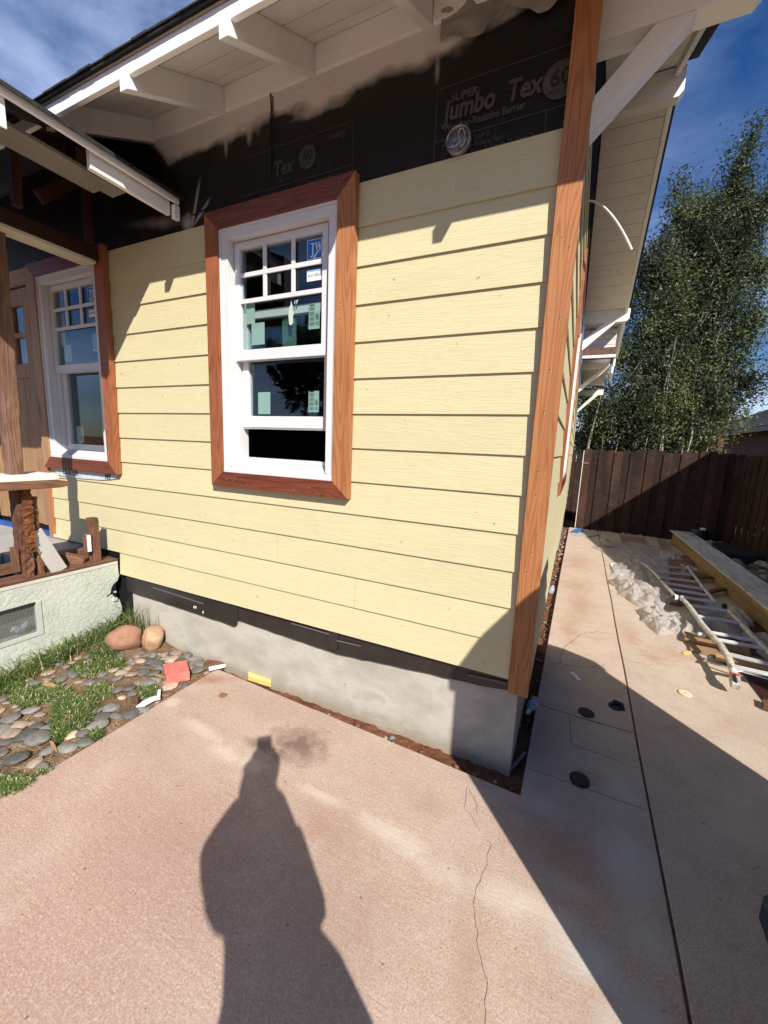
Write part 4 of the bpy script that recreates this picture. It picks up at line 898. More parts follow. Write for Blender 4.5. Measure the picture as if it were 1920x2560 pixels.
for z in (-.1, .85): b = MB(); b.box(.22, 2.8, 7.70, 7.74, z, z + .09); obj('rail', b, fence_m, FB)
b = MB(); b.box(.24, .34, 7.662, 7.679, .885, .915); obj('latch', b, galv, FB, bevel=.002)
b = MB(); b.box(.222, .234, 7.66, 7.70, -.5, 1.16); obj('edge_strip', b, white_d, FB)
FR = thing('wooden_fence', 'dark plank fence running along the right boundary in deep shade', 'fence', (2.9, 6.6, -.53))
pk2 = pk.copy(); COL.objects.link(pk2); pk2.parent = FR
for i in range(0, 22):
    c = pk2 if i == 0 else pk2.copy()
    if i: COL.objects.link(c); c.parent = FR
    c.location = V((2.88 + (.012 if i % 2 else -.01), 7.62 - i * .1405, -.56 + rnd.uniform(-.02, .02))) - ORG[FR.name]; c.rotation_euler = (0, rnd.uniform(-.006, .006), -math.pi / 2)
for z in (-.1, .85): b = MB(); b.box(2.9, 2.94, 4.5, 7.65, z, z + .09); obj('rail', b, fence_m, FR)
# beyond the gap at the left of the gate
b = MB(); b.box(-.6, .5, 9.2, 9.24, -.6, .9)
for q in range(8): b.box(-.6 + q * .14, -.47 + q * .14, 9.17, 9.198, -.6, 1.12)
tag(obj('wooden_fence', b, fence_m, origin=(0, 9.2, -.6)), 'far dark fence glimpsed through the gap beside the house', 'fence')
# ================================================================== NEIGHBOUR BUILDINGS
stucco_b = plain('brown_stucco', (.10, .052, .040), (.075, .038, .030), scale=3, rough=.9, bump=.4, bscale=40)
GH = thing('garage', 'neighbour garage with low gable roof beside the driveway, outside the right edge', 'garage', (5.7, 3.2, -.6))
b = MB(); b.box(3.55, 8, -.3, 7.0, -.6, 1.9); b.prism([(3.55, -.3, 1.9), (3.55, 7.0, 1.9), (3.55, 4.0, 2.95)], (4.4, 0, 0)); obj('wall', b, stucco_b, GH)
b = MB(); b.prism([(3.40, -.55, 1.80), (3.40, 3.99, 3.10), (3.40, 3.99, 3.16), (3.40, -.55, 1.86)], (4.8, 0, 0)); b.prism([(3.40, 7.2, 2.18), (3.40, 3.99, 3.101), (3.40, 3.99, 3.161), (3.40, 7.2, 2.24)], (4.8, 0, 0)); obj('roof', b, greysh_m, GH)
b = MB(); b.box(3.53, 3.549, 1.2, 2.0, -.5, 1.5); obj('door', b, white_d, GH)
NH = thing('neighbour_house', 'brown neighbour house with grey shingle roof showing behind the tree', 'house', (9, 15, -.6))
b = MB(); b.box(5.5, 12, 11.0, 24, -.6, 2.16); obj('wall', b, stucco_b, NH)
b = MB(); eX = 5.0; 
b.add([(eX, 10.6, 2.10), (eX, 24, 2.10), (9, 24, 3.9), (9, 10.6 + 4.0, 3.9), (13, 10.6, 2.10), (13, 24, 2.1)], [(0, 1, 2, 3), (0, 3, 4), (3, 2, 5, 4)])
for k in range(16):   # shingle courses as small steps
    t = k / 16; x0 = eX + 4 * t; z0 = 2.13 + 1.8 * t; b.prism([(x0, 10.6 + 4 * t, z0), (x0 + .27, 10.6 + 4 * t, z0 + .10), (x0 + .27, 10.6 + 4 * t, z0 + .125), (x0, 10.6 + 4 * t, z0 + .03)], (0, 13.4 - 4 * t, 0))
    b.prism([(x0, 10.6 + 4 * t, z0), (x0, 10.87 + 4 * t, z0 + .10), (x0, 10.87 + 4 * t, z0 + .125), (x0, 10.6 + 4 * t, z0 + .03)], (8 - 8 * t, 0, 0))
obj('roof', b, greysh_m, NH)
b = MB(); b.box(eX - .02, eX + .02, 10.6, 24, 1.98, 2.12); b.box(eX, 13, 10.56, 10.6, 1.98, 2.12); obj('gutter', b, plain('taupe_fascia', (.20, .15, .12), rough=.6), NH)
b = MB(); b.box(3.27, 3.39, 11.0, 11.12, -.6, 2.2); b.box(3.15, 3.27, 11.02, 11.1, 1.2, 2.0)
tag(obj('wooden_post', b, wood('post_brown', (.28, .12, .07), (.14, .055, .035), 'z'), origin=(3.33, 11.06, -.6), bevel=.004), 'sunlit brown post standing behind the fence under the tree', 'post')
b = MB(); b.box(-.5, 1.2, 24, 28, -.6, 2.4); b.prism([(-.8, 23.6, 2.3), (1.5, 23.6, 2.3), (.35, 23.6, 3.0)], (0, 5, 0)); tag(obj('shed', b, paint('shed_white', (.7, .72, .76), .1), origin=(.3, 26, -.6)), 'small white outbuilding far behind the house corner', 'shed')
# power lines
for i, (d0, d1) in enumerate((((.244, .953, .181), (.300, .938, .181)), ((.240, .959, .125), (.310, .948, .124)))):
    b = MB(); p = [C_ + V(d0).lerp(V(d1), t) * 30 + V((0, 0, -.15 * math.sin((t + .3) * 1.6))) for t in (-.6, -.2, 0, .3, .6, 1, 1.5)]
    b.tube(p, .012, 5); tag(obj('power_line', b, black, origin=tuple(p[2])), ('upper' if i == 0 else 'lower') + ' overhead cable crossing the sky right of the tree', 'cable')
# ================================================================== TREES
def leaf_mat(name, c, sat=1):
    M = Mat(name); oi = M.n('ShaderNodeNewGeometry'); v = M.coords()
    a = M.noise(v, .9, 3); col = M.mix(M.mr(a, .35, .65), k4(c), k4(tuple(x * .6 for x in c)))
    M.b.inputs['Transmission Weight'].default_value = 0.0
    m_ = M.done(col, .5, None, spec=.35)
    t = M.t; tl = M.n('ShaderNodeBsdfTranslucent'); M.l(col, tl.inputs[0]); mxs = M.n('ShaderNodeMixShader'); mxs.inputs[0].default_value = .3
    M.l(M.b.outputs[0], mxs.inputs[1]); M.l(tl.outputs[0], mxs.inputs[2]); M.l(mxs.outputs[0], t.nodes['Material Output'].inputs[0]); return m_
lf1 = leaf_mat('leaf_dark', (.058, .086, .038)); lf2 = leaf_mat('leaf_light', (.19, .225, .085)); lf3 = leaf_mat('leaf_grey', (.15, .175, .115))
bark = plain('pale_bark', (.42, .39, .34), (.22, .20, .17), scale=12, rough=.85, bump=.5)
def tree(name, label, stems, blobs, n, leaf, cat='tree', base=(0, 0, -.6), seed=1):
    r = random.Random(seed); t = thing(name, label, cat, base)
    b = MB()
    for pts, r0 in stems:
        k = len(pts); b.tube(pts, [r0 * (1 - .8 * i / (k - 1)) for i in range(k)], 6)
    b2 = MB(); vs = []; fs = []; mi = []
    tot = sum(q[6] for q in blobs)
    for (cx, cy, cz, rx, ry, rz, wt) in blobs:
        cnt = int(n * wt / tot)
        # clumps
        ncl = max(3, cnt // 110)
        for c in range(ncl):
            th = r.uniform(0, math.tau); ph = math.acos(r.uniform(-1, 1)); rr = r.uniform(.15, 1) ** .45
            p = V((cx + rx * rr * math.sin(ph) * math.cos(th), cy + ry * rr * math.sin(ph) * math.sin(th), cz + rz * rr * math.cos(ph)))
            if r.random() < .35: b.tube([p + V((r.uniform(-.2, .2), .05, -.35)), p + V((0, 0, 0)), p + V((r.uniform(-.1, .1), 0, .18))], [.008, .005, .002], 4, cap=False)
            tone = 0 if mnoise.noise(p * 1.3 + V((seed, 0, 0))) < r.uniform(-.25, .2) else (1 if r.random() < .7 else 2)
            cr = r.uniform(.08, .20)
            for q in range(int(110 * r.uniform(.2, 1.8))):
                o = V((r.gauss(0, cr), r.gauss(0, cr), r.gauss(0, cr * 1.3))); c0 = p + o
                a = V((r.uniform(-1, 1), r.uniform(-1, 1), r.uniform(-1, .6))).normalized(); bb = a.cross(V((r.uniform(-1, 1), r.uniform(-1, 1), r.uniform(-1, 1)))).normalized()
                ln = leaf * r.uniform(.7, 1.3); wd = ln * r.uniform(.36, .52); i0 = len(vs)
                vs += [c0 - a * ln / 2, c0 + bb * wd / 2, c0 + a * ln / 2, c0 - bb * wd / 2]; fs.append((i0, i0 + 1, i0 + 2, i0 + 3)); mi.append(tone if r.random() < .85 else r.randrange(3))
        for q in range(int(n * .05 * wt / tot)):  # larger core leaves, all dark: the crown's inner shade put into colour
            th = r.uniform(0, math.tau); ph = math.acos(r.uniform(-1, 1)); rr = r.uniform(0, .72); c0 = V((cx + rx * rr * math.sin(ph) * math.cos(th), cy + ry * rr * math.sin(ph) * math.sin(th), cz + rz * rr * math.cos(ph)))
            a = V((r.uniform(-1, 1), r.uniform(-1, 1), r.uniform(-1, 1))).normalized(); bb = a.cross(V((r.uniform(-1, 1), r.uniform(-1, 1), r.uniform(-1, 1)))).normalized(); i0 = len(vs); ln = leaf * 2.2
            vs += [c0 - a * ln / 2, c0 + bb * ln / 3, c0 + a * ln / 2, c0 - bb * ln / 3]; fs.append((i0, i0 + 1, i0 + 2, i0 + 3)); mi.append(0)
    b2.v = [tuple(p) for p in vs]; b2.f = fs; b2.m = mi; b2.sm = [False] * len(fs)
    obj('trunk', b, bark, t); obj('crown', b2, [lf1, lf2, lf3], t); return t
st = []
rr_ = random.Random(4)
for i in range(13):
    x = .8 + i * .16; y = 10 + rr_.uniform(-.4, .5); p = [V((x, y, -.6))]
    for k in range(6): p.append(p[-1] + V((rr_.uniform(-.12, .16), rr_.uniform(-.1, .1), 1.1)))
    st.append((p[:3 + (i > 5) * 2], .028))
tree('hedge_tree', 'tall bushy grey-green tree with many pale stems rising behind the far fence', st,
     [(1.9, 10.7, 1.1, 1.7, .4, .6, 9), (.5, 10.8, 1.4, .6, .4, .8, 3), (1.7, 10.2, 2.2, 1.5, .8, 1.0, 16), (2.6, 10.3, 2.6, .95, .8, 1.2, 9), (1.6, 10.2, 3.6, .80, .7, 1.5, 12), (2.5, 10.3, 4.3, .95, .7, 1.6, 13), (2.25, 10.2, 5.6, .85, .6, 1.2, 9),
      (1.30, 10.1, 5.3, .48, .5, 1.0, 4), (3.25, 10.1, 4.0, .35, .4, .5, 1.2), (3.3, 10.1, 5.2, .30, .4, .35, .8), (.78, 10.1, 3.6, .25, .4, .4, .9), (3.35, 10.1, 2.9, .3, .4, .3, .8), (2.65, 10.2, 6.3, .55, .45, .9, 4.2), (2.95, 10.1, 5.9, .35, .4, .9, 2), (2.62, 10.1, 7.2, .22, .25, .65, 1.1), (2.75, 10.1, 7.8, .06, .1, .3, .12), (1.68, 10.1, 6.6, .30, .3, .45, .6), (1.50, 10.1, 7.1, .08, .1, .35, .12), (1.9, 10.1, 6.4, .4, .3, .5, .9), (.85, 10.1, 4.6, .12, .2, .7, .35), (3.2, 10.1, 6.6, .2, .3, .4, .5)], 165000, .068, base=(2, 10, -.6), seed=3)
tree('dark_shrub', 'dark green shrub seen through the gap under the rear eave', [([(.3, 9.9, -.6), (.35, 9.9, 1.4), (.5, 10, 2.6)], .05)], [(.45, 10.4, 2.0, .45, .5, .9, 1), (.2, 11.2, 2.6, .5, .5, .9, .7)], 7000, .06, 'shrub', (.4, 10, -.6), 8)
SH = thing('house', 'house across the street behind the camera, seen only mirrored in the window panes', 'house', (-6, -17, -.6))
b = MB(); b.box(-11, -2, -21, -16, -.6, 2.3); obj('wall', b, stucco_b, SH)
b = MB(); b.prism([(-11.5, -15.6, 2.2), (-1.5, -15.6, 2.2), (-6.5, -15.6, 4.6)], (0, -6, 0)); obj('roof', b, greysh_m, SH)
b = MB(); b.box(-8, -6.6, -15.98, -15.95, .4, 1.8); b.box(-5, -3.4, -15.98, -15.95, .4, 1.8); obj('window', b, white_d, SH)
tree('street_tree', 'rounded tree across the street behind the camera, mirrored in the panes', [([(1, -15, -.6), (1.1, -15, 1.5), (1, -15, 3.4)], .15)], [(1, -15, 4.2, 2.0, 1.8, 1.9, 1)], 9000, .22, base=(1, -15, -.6), seed=15)
tree('street_tree', 'taller tree left of the house across the street behind the camera', [([(-13.5, -16, -.6), (-13.4, -16, 1.5), (-13, -16, 4.4)], .18)], [(-13, -16, 5.0, 2.2, 1.8, 2.6, 1)], 9000, .25, base=(-13, -16, -.6), seed=16)
# ================================================================== DEBRIS PILE
def plank(name, p, q, wd, th, mat_, label, cat='board', up=(0, 0, 1), group=None):
    b = MB(); b.beam(p, q, wd, th, up); m_ = (V(p) + V(q)) / 2; m_.z = min(p[2], q[2]) - th / 2
    return tag(obj(name, b, mat_, origin=tuple(m_), bevel=.002), label, cat, group)
pale_y = wood('peeling_painted_board', (.76, .75, .72), (.27, .24, .19), 'y', ring=18, freq=11, rough=.8, dirt=.4, bump=.6, dcol=(.16, .10, .06))
tan_y = wood('old_timber', (.40, .31, .19), (.17, .11, .06), 'y', ring=22, freq=18, rough=.85, dirt=.6, bump=.8, dcol=(.22, .10, .04))
T_ = thing('salvaged_beam', 'long built-up timber beam with peeling grey paint on top lying beside the ladder', 'beam', (2.0, 4.8, -.5))
def run(x0, x1, z0, z1, y0, y1, m_, nm, jit=.0):
    b = MB(); n = 16; vs = []
    for i in range(n + 1):
        y = y0 + (y1 - y0) * i / n; j = jit * mnoise.noise(V((y * 2.1, x0 * 9, z0 * 9)))
        vs += [(x0 + j, y, z0), (x1 + j, y, z0), (x1 + j, y, z1 + j * .4), (x0 + j, y, z1 + j * .4)]
    b.add(vs, [(i * 4 + a, i * 4 + (a + 1) % 4, (i + 1) * 4 + (a + 1) % 4, (i + 1) * 4 + a) for i in range(n) for a in range(4)] + [(3, 2, 1, 0), (n * 4, n * 4 + 1, n * 4 + 2, n * 4 + 3)])
    return obj(nm, b, m_, T_, bevel=.002)
run(1.80, 2.12, -.245, -.228, 1.2, 6.95, pale_y, 'top_board', .012)
run(1.835, 2.09, -.285, -.246, 1.2, 6.85, tan_y, 'molding', .010); run(1.85, 2.08, -.325, -.286, 1.2, 6.9, tan_y, 'molding', .012)
run(1.875, 2.07, -.499, -.326, 1.2, 7.1, tan_y, 'side_board', .010)
plank('wood_board', (1.92, 6.75, -.216), (2.04, 6.55, -.214), .10, .012, pale_y, 'short grey board end resting across the far end of the beam')
# ladder
LD = thing('ladder', 'white painty aluminium folding ladder with curved rails lying on plastic sheeting', 'ladder', (1.4, 3, -.45))
zl = -.37
left = [(1.085, 4.60, zl - .02), (1.10, 4.42, zl), (1.145, 3.98, zl + .01), (1.165, 3.60, zl + .01), (1.19, 3.10, zl + .01)]
left2 = [(1.245, 3.03, zl + .015), (1.25, 2.72, zl + .02), (1.245, 2.35, zl + .02), (1.25, 2.15, zl + .025), (1.27, 1.92, zl + .02), (1.275, 1.75, zl), (1.262, 1.62, zl - .015), (1.245, 1.50, zl - .03)]
right = [(1.62, 4.68, zl - .01), (1.60, 4.35, zl), (1.585, 4.05, zl), (1.565, 3.72, zl), (1.555, 3.38, zl), (1.545, 3.15, zl)]
right2 = [(1.60, 2.95, zl), (1.60, 2.6, zl), (1.59, 2.3, zl), (1.60, 2.0, zl), (1.63, 1.8, zl), (1.66, 1.55, zl - .02)]
for p_, r_ in ((left, .019), (left2, .024), (right, .018), (right2, .022)):
    b = MB(); b.tube(p_, [r_] * len(p_), 10, flat=.75); obj('side_rail', b, alu_w, LD)
def rung(y0, x0, x1, dy, z, r=.014):
    b = MB(); b.beam((x0, y0, z), (x1, y0 + dy, z), .046, .016); b.beam((x0, y0 - .012, z + .010), (x1, y0 + dy - .012, z + .010), .006, .004); b.beam((x0, y0 + .012, z + .010), (x1, y0 + dy + .012, z + .010), .006, .004); obj('rung', b, alu, LD, bevel=.002)
for y0, dy in ((4.44, .12), (4.12, .10), (3.86, .04), (3.62, .0), (3.40, -.02), (3.16, .0)): rung(y0, 1.12 + (4.6 - y0) * .035, 1.60 - (4.6 - y0) * .03, dy, zl)
for y0, dy in ((2.90, .03), (2.60, .02), (2.22, -.0), (2.08, -.0), (1.82, -.06), (1.60, -.02)): rung(y0, 1.25, 1.62, dy, zl + .0, .016)
b = MB(); b.disc((1.175, 3.07, zl + .01), .030, .028, 20, 0, (1, .1, 0)); b.disc((1.232, 3.07, zl + .012), .030, .020, 20, 0, (1, .1, 0)); b.disc((1.166, 3.07, zl + .01), .024, .008, 16, 1, (1, .1, 0)); obj('hinge', b, [lab_white, black], LD, bevel=.003)
b = MB(); b.disc((1.57, 3.03, zl + .01), .028, .03, 20, 1, (1, .1, 0)); obj('hinge', b, [lab_white, black], LD, bevel=.003)
b = MB(); b.disc((1.18, 2.16, zl - .012), .02, .05, 14, 0, (1, 0, 0)); obj('bolt', b, alu, LD, bevel=.003)
b = MB(); b.disc((1.165, 3.66, zl + .01), .0225, .02, 14, 0, (0, 1, 0)); obj('band', b, black, LD)
b = MB(); b.beam((1.248, 1.52, zl - .028), (1.244, 1.493, zl - .031), .052, .040); obj('tape', b, plain('red_tape', (.55, .03, .05), rough=.4), LD, bevel=.008)
b = MB(); b.beam((1.243, 1.49, zl - .035), (1.230, 1.40, zl - .055), .056, .052); b.beam((1.236, 1.485, zl - .02), (1.226, 1.40, zl - .035), .016, .05, mi=1); obj('foot', b, [alu_w, ink], LD, bevel=.008)
b = MB(); b.tube([(1.26, 1.56, zl - .02), (1.34, 1.60, zl), (1.45, 1.57, zl), (1.7, 1.50, zl)], .012, 7, flat=.5); b.tube([(1.22, 1.9, -.45), (1.15, 1.80, -.46), (1.3, 1.72, -.44), (1.7, 1.60, -.43)], .011, 7, flat=.5); obj('spreader_bar', b, alu, LD)
# planks under the ladder
plank('wood_board', (1.13, 2.13, -.488), (1.62, 2.05, -.488), .20, .02, fir_y, 'tan board end poking out under the plastic, lowest of the pile')
plank('wood_board', (1.12, 2.28, -.462), (1.55, 2.20, -.466), .17, .022, fir_y, 'light brown plank under the ladder hinge end, topmost of the pile')
plank('wood_board', (1.26, 1.95, -.462), (1.62, 1.88, -.470), .09, .02, fir_x, 'split orange board just below the ladder rung')
plank('wood_board', (1.36, 1.35, -.478), (1.9, 1.20, -.478), .10, .03, old_y, 'dark brown board beside the ladder foot')
plank('wood_board', (1.68, 1.0, -.492), (1.66, 3.1, -.492), .56, .012, stain_y, 'wide dark sheet added to darken the slab beneath the lower half of the ladder')  # flat dark sheet added to darken the slab here
plank('wood_board', (1.33, 3.2, -.478), (1.78, 5.9, -.472), .30, .02, old_y, 'wide brown board buried under plastic between ladder and beam')
plank('wood_board', (1.2, 6.0, -.485), (1.25, 7.2, -.482), .42, .014, fir_y, 'pale plywood panel under the far plastic sheeting')
plank('wood_board', (1.62, 5.9, -.45), (1.70, 7.1, -.45), .12, .02, tan_y, 'narrow old board next to the far end of the beam')
for i, (x, y, a) in enumerate(((1.73, 3.75, .3), (1.72, 4.4, .1), (1.66, 4.9, -.4))):
    plank('wood_board', (x - .13, y, -.455 + i * .01), (x + .13, y + a, -.44 + i * .01), .06, .03, old_y, ('brown offcut nearest the ladder top', 'brown offcut in the middle beside the beam', 'brown offcut lying highest against the beam')[i])
# crumpled plastic
def crumple(name, label, cx, cy, rx, ry, h, seed, z0=-.499, n=64, ang=0, mat_=None):
    n = max(10, int(n * .20)); b = MB(); vs = []; m_ = n; rj = random.Random(int(seed * 100))
    ca, sa = math.cos(ang), math.sin(ang)
    for j in range(n + 1):
        for i in range(m_ + 1):
            u = -1 + 2 * i / m_; v = -1 + 2 * j / n; r = math.sqrt(u * u + v * v); th = math.atan2(v, u)
            k = 1 + .16 * math.sin(th * 3 + seed) + .10 * math.sin(th * 7 + seed * 2) + .05 * math.sin(th * 13 + seed)
            # square->disc
            s = max(abs(u), abs(v)) / r if r > 1e-6 else 1
            X, Y = u * s * k * rx, v * s * k * ry; rd = r * s
            P = V((X * 3.2 + seed * 7, Y * 3.2, seed)); w1 = mnoise.noise(P); P2 = V((X * 7.5 + w1 * 2.2, Y * 7.5 + w1 * 1.5 + seed, 2)); w2 = mnoise.noise(P2); w3 = mnoise.noise(V((X * 17 + w2 * 3, Y * 17 + w1 * 4, seed)))
            e = max(0, 1 - rd ** 4.0) ** .5; tri = lambda t: abs((t % 1.0) * 2 - 1)
            rad_ = tri(th * (5 + int(seed) % 4) / math.tau + w1 * .9) ; c1 = tri((X * math.cos(seed) + Y * math.sin(seed)) * 4.2 + w1 * 1.3 + seed); c2 = tri((X * math.cos(seed * 2.3) + Y * math.sin(seed * 2.3)) * 7.5 + w2 * 1.1); c3 = tri((X * math.sin(seed) - Y * math.cos(seed)) * 13 + w2 * 1.5)
            fold_ = rad_ * .34 * min(1, rd * 1.6) + c1 * .34 + c2 * .22 + c3 * .10 + (1 - rd) * .35
            z = z0 + e * h * .85 * max(.06, fold_ * .9 - .06) + .002
            z += e * h * rj.uniform(-.20, .34); jx = rj.uniform(-.4, .4) * 2 * rx / n; jy = rj.uniform(-.4, .4) * 2 * ry / n; z = max(z, z0 + .002)
            vs.append((cx + ca * X - sa * Y + jx, cy + sa * X + ca * Y + jy, z))
    b.add(vs, [(j * (m_ + 1) + i, j * (m_ + 1) + i + 1, (j + 1) * (m_ + 1) + i + 1, (j + 1) * (m_ + 1) + i) for j in range(n) for i in range(m_)], 0, True)
    return tag(obj(name, b, mat_ or plastic_m, origin=(cx, cy, z0), sub=2, smooth=True), label, 'plastic sheeting')
crumple('plastic_sheet', 'crumpled clear plastic bundle nearest the camera, left of the ladder', 1.02, 2.62, .20, .30, .15, 1.3, n=80)
crumple('plastic_sheet', 'long bunched clear plastic sheet along the driveway joint', .93, 3.45, .27, .48, .17, 2.1, ang=.3, n=90)
crumple('plastic_sheet', 'milky plastic heap under the top of the ladder', 1.05, 4.55, .34, .62, .11, 3.7, n=90)
crumple('plastic_sheet', 'flat plastic sheet spread over boards near the far fence', 1.15, 5.85, .52, .95, .07, 4.9, n=90)
crumple('plastic_sheet', 'plastic wad showing through the middle ladder rungs', 1.50, 2.95, .27, .42, .12, 5.2, n=70)
crumple('plastic_sheet', 'plastic wad squeezed between ladder rail and beam', 1.72, 3.15, .14, .30, .17, 6.6, n=60)
crumple('plastic_sheet', 'plastic lump at the right edge below the beam', 1.80, 2.35, .20, .42, .13, 7.9, n=60)
crumple('plastic_sheet', 'small plastic tuft beside the far end of the beam', 1.62, 5.75, .16, .35, .14, 8.8, n=50)
crumple('plastic_sheet', 'plastic tuft at the top right corner of the ladder', 1.68, 4.85, .12, .28, .16, 9.4, n=50)
# dark rubble right of the beam
dark_pl = plain('dark_plastic', (.03, .032, .035), (.02, .02, .022), rough=.4); rub = plain('rubble', (.16, .13, .11), (.09, .07, .06), scale=9, rough=.9, bump=.6)
b = MB(); b.prism([(2.3, 5.9, -.5), (2.85, 6.0, -.5), (2.9, 6.8, -.5), (2.4, 6.9, -.5)], (0, 0, .16)); tag(obj('storage_tray', b, dark_pl, origin=(2.6, 6.4, -.5), bevel=.03), 'dark plastic tray among the rubble behind the beam', 'tray')
crumple('plastic_sheet', 'dirty pinkish plastic draped over the dark tray', 2.5, 6.9, .32, .25, .24, 10.2, n=50)
b = MB(); b.tube([(2.33, 7.45, -.5), (2.33, 7.45, -.46), (2.34, 7.45, -.3), (2.34, 7.45, -.22)], [.10, .13, .15, .14], 16); tag(obj('bucket', b, dark_pl, origin=(2.33, 7.45, -.5)), 'dark bucket in the shady fence corner', 'bucket')
b = MB(); b.box(2.32, 2.40, 7.28, 7.30, -.22, -.18); tag(obj('paper_scrap', b, lab_white, origin=(2.36, 7.29, -.22)), 'small white label catching light by the dark bucket', 'paper')
# ---------------------------------------------------------------- stones
def stone(seed, sx=1, sy=1, sz=1, n=2, amp=.12):
    bm = bmesh.new(); bmesh.ops.create_icosphere(bm, subdivisions=3, radius=1)
    for v in bm.verts:
        p = v.co.copy(); k = 1 + amp * mnoise.noise(p * 1.1 + V((seed * 3.1, seed, 0))) + amp * .25 * mnoise.noise(p * 3 + V((seed, 0, 0)))
        v.co = V((p.x * sx * k, p.y * sy * k, p.z * sz * k))
    me = bpy.data.meshes.new('stone'); bm.to_mesh(me); bm.free(); me.polygons.foreach_set('use_smooth', [True] * len(me.polygons)); return me
def stone_mat(name, c, spread=.3):
    M = Mat(name); oi = M.n('ShaderNodeObjectInfo'); a = M.noise(M.coords((1, 1, 1), rand=True), 2.2, 6, .7); s2 = M.noise(M.coords((1, 1, 1), rand=True), 14, 4, .8)
    f = M.mr(oi.outputs['Random'], 0, 1, 1 - spread, 1 + spread)
    col = M.mix(M.mr(a, .35, .7), k4(c), k4(tuple(x * .62 for x in c))); col = M.mix(M.mr(s2, .6, .75, 0, .4), col, (.5, .46, .4, 1))
    q = M.n('ShaderNodeVectorMath', operation='SCALE'); M.l(col, q.inputs[0]); M.l(f, q.inputs['Scale'])
    return M.done(q.outputs[0], .55, s2, .15, .02, .4)
s_grey = stone_mat('cobble_grey', (.225, .215, .19)); s_blue = stone_mat('cobble_slate', (.135, .13, .118)); s_tan = stone_mat('cobble_tan', (.40, .30, .225)); s_brn = stone_mat('cobble_brown', (.17, .085, .065)); s_crm = stone_mat('cobble_cream', (.55, .45, .30))
smesh = []
for mi_, m_ in enumerate((s_grey, s_blue, s_tan, s_brn, s_crm)):
    for q in range(4):
        me = stone(mi_ * 10 + q + 1, 1, .72, .42, amp=.25); me.materials.append(m_); smesh.append(me)
import itertools
GR_LAB = {'fr': ('smooth river cobble in the front group beside bare soil at the left edge', 'cobbles at the left edge of the bed'), 'md': ('smooth river cobble lying in the grass patch next to the slab', 'cobbles among the grass by the slab'), 'bk': ('smooth river cobble in the cluster around the pink brick', 'cobbles around the pink brick')}
def cobble(x, y, r, mi_, rot, zone, q=0, asp=1.0, dz=0.0):
    o = bpy.data.objects.new('river_cobble', smesh[mi_ * 4 + q % 4]); COL.objects.link(o)
    o.location = (x, y, bedz(x, y) + r * .22 + dz); o.scale = (r, r * asp, r * .85); o.rotation_euler = (rnd.uniform(-.15, .15), rnd.uniform(-.15, .15), rot)
    tag(o, GR_LAB[zone][0], 'stone', GR_LAB[zone][1]); return o
# positions unprojected from their places in the bed: (x, y, radius, colour, rotation)
import math as _m
def gnd(px, py, z=-.49):   # picture point to point on the bed, used once to lay out the stones
    a = (px - 960) / F; c = (py - 1280) / F
    d = V((R_[0][0] * a + R_[1][0] * c + R_[2][0], R_[0][1] * a + R_[1][1] * c + R_[2][1], R_[0][2] * a + R_[1][2] * c + R_[2][2]))
    t = (z - C_.z) / d.z; return C_ + d * t
cob = [ # zoom coords (scale 3.318, offset 0,1640): x, y, half-length px, colour, zone
 (87,493,70,0,'fr'),(250,435,68,0,'fr'),(170,560,65,2,'fr'),(95,628,75,2,'fr'),(210,650,82,1,'fr'),(315,672,112,0,'fr'),(50,697,58,1,'fr'),(15,780,45,1,'fr'),(135,843,90,1,'fr'),(10,865,38,1,'fr'),(40,588,60,0,'fr'),(8,549,20,1,'fr'),
 (300,570,55,1,'fr'),(390,580,55,0,'fr'),(455,525,50,1,'fr'),(330,470,45,2,'fr'),(560,757,78,0,'md'),(705,703,68,0,'md'),(690,628,55,1,'md'),(595,632,60,4,'md'),(815,560,75,0,'md'),(700,590,40,4,'md'),
 (920,410,68,0,'md'),(967,475,55,0,'md'),(850,493,60,1,'md'),(800,437,42,0,'md'),(1085,465,70,1,'md'),(1180,430,60,0,'md'),(1110,370,38,3,'md'),(1385,290,48,3,'bk'),(285,218,65,0,'fr'),(375,205,50,2,'fr'),(505,190,50,0,'md'),(550,92,40,0,'md'),(600,150,55,0,'md'),(400,135,50,2,'md'),
 (740,215,52,0,'md'),(840,200,45,1,'md'),(935,120,48,2,'bk'),(1010,130,50,2,'bk'),(1085,140,52,2,'bk'),(975,170,45,0,'bk'),(1185,120,50,1,'bk'),(1270,130,55,1,'bk'),(1285,190,48,0,'bk'),(1225,215,60,0,'bk'),(1150,205,40,2,'bk'),(1065,255,58,1,'bk'),(965,275,55,0,'bk'),(900,262,45,2,'bk'),(1190,275,45,1,'bk'),
 (1410,235,60,2,'bk'),(1285,45,58,1,'bk'),(1200,85,40,0,'bk'),(1145,75,38,3,'bk'),(1170,40,45,2,'bk'),(1495,20,38,1,'bk'),(1560,55,50,0,'bk'),(1620,15,60,0,'bk'),(1640,110,55,0,'bk'),(1580,90,40,2,'bk'),(1520,60,35,0,'bk'),(1100,60,30,0,'bk'),(1050,95,35,2,'bk'),
 (490,380,55,0,'md'),(640,330,35,2,'md'),(15,155,40,0,'fr'),(20,340,45,0,'fr'),(60,360,35,2,'fr'),(150,230,40,0,'fr'),(220,190,35,2,'fr'),(430,250,45,2,'md'),(330,260,40,2,'fr'),(1010,330,30,4,'md'),(930,325,25,3,'md'),(1100,300,40,0,'bk'),(350,905,50,0,'fr'),(650,210,30,2,'md'),(870,300,38,0,'md'),(740,455,22,2,'md'),(260,540,35,2,'fr'),
 (600,60,30,2,'md'),(340,110,35,2,'md'),(260,130,30,0,'fr'),(180,300,35,0,'fr')]
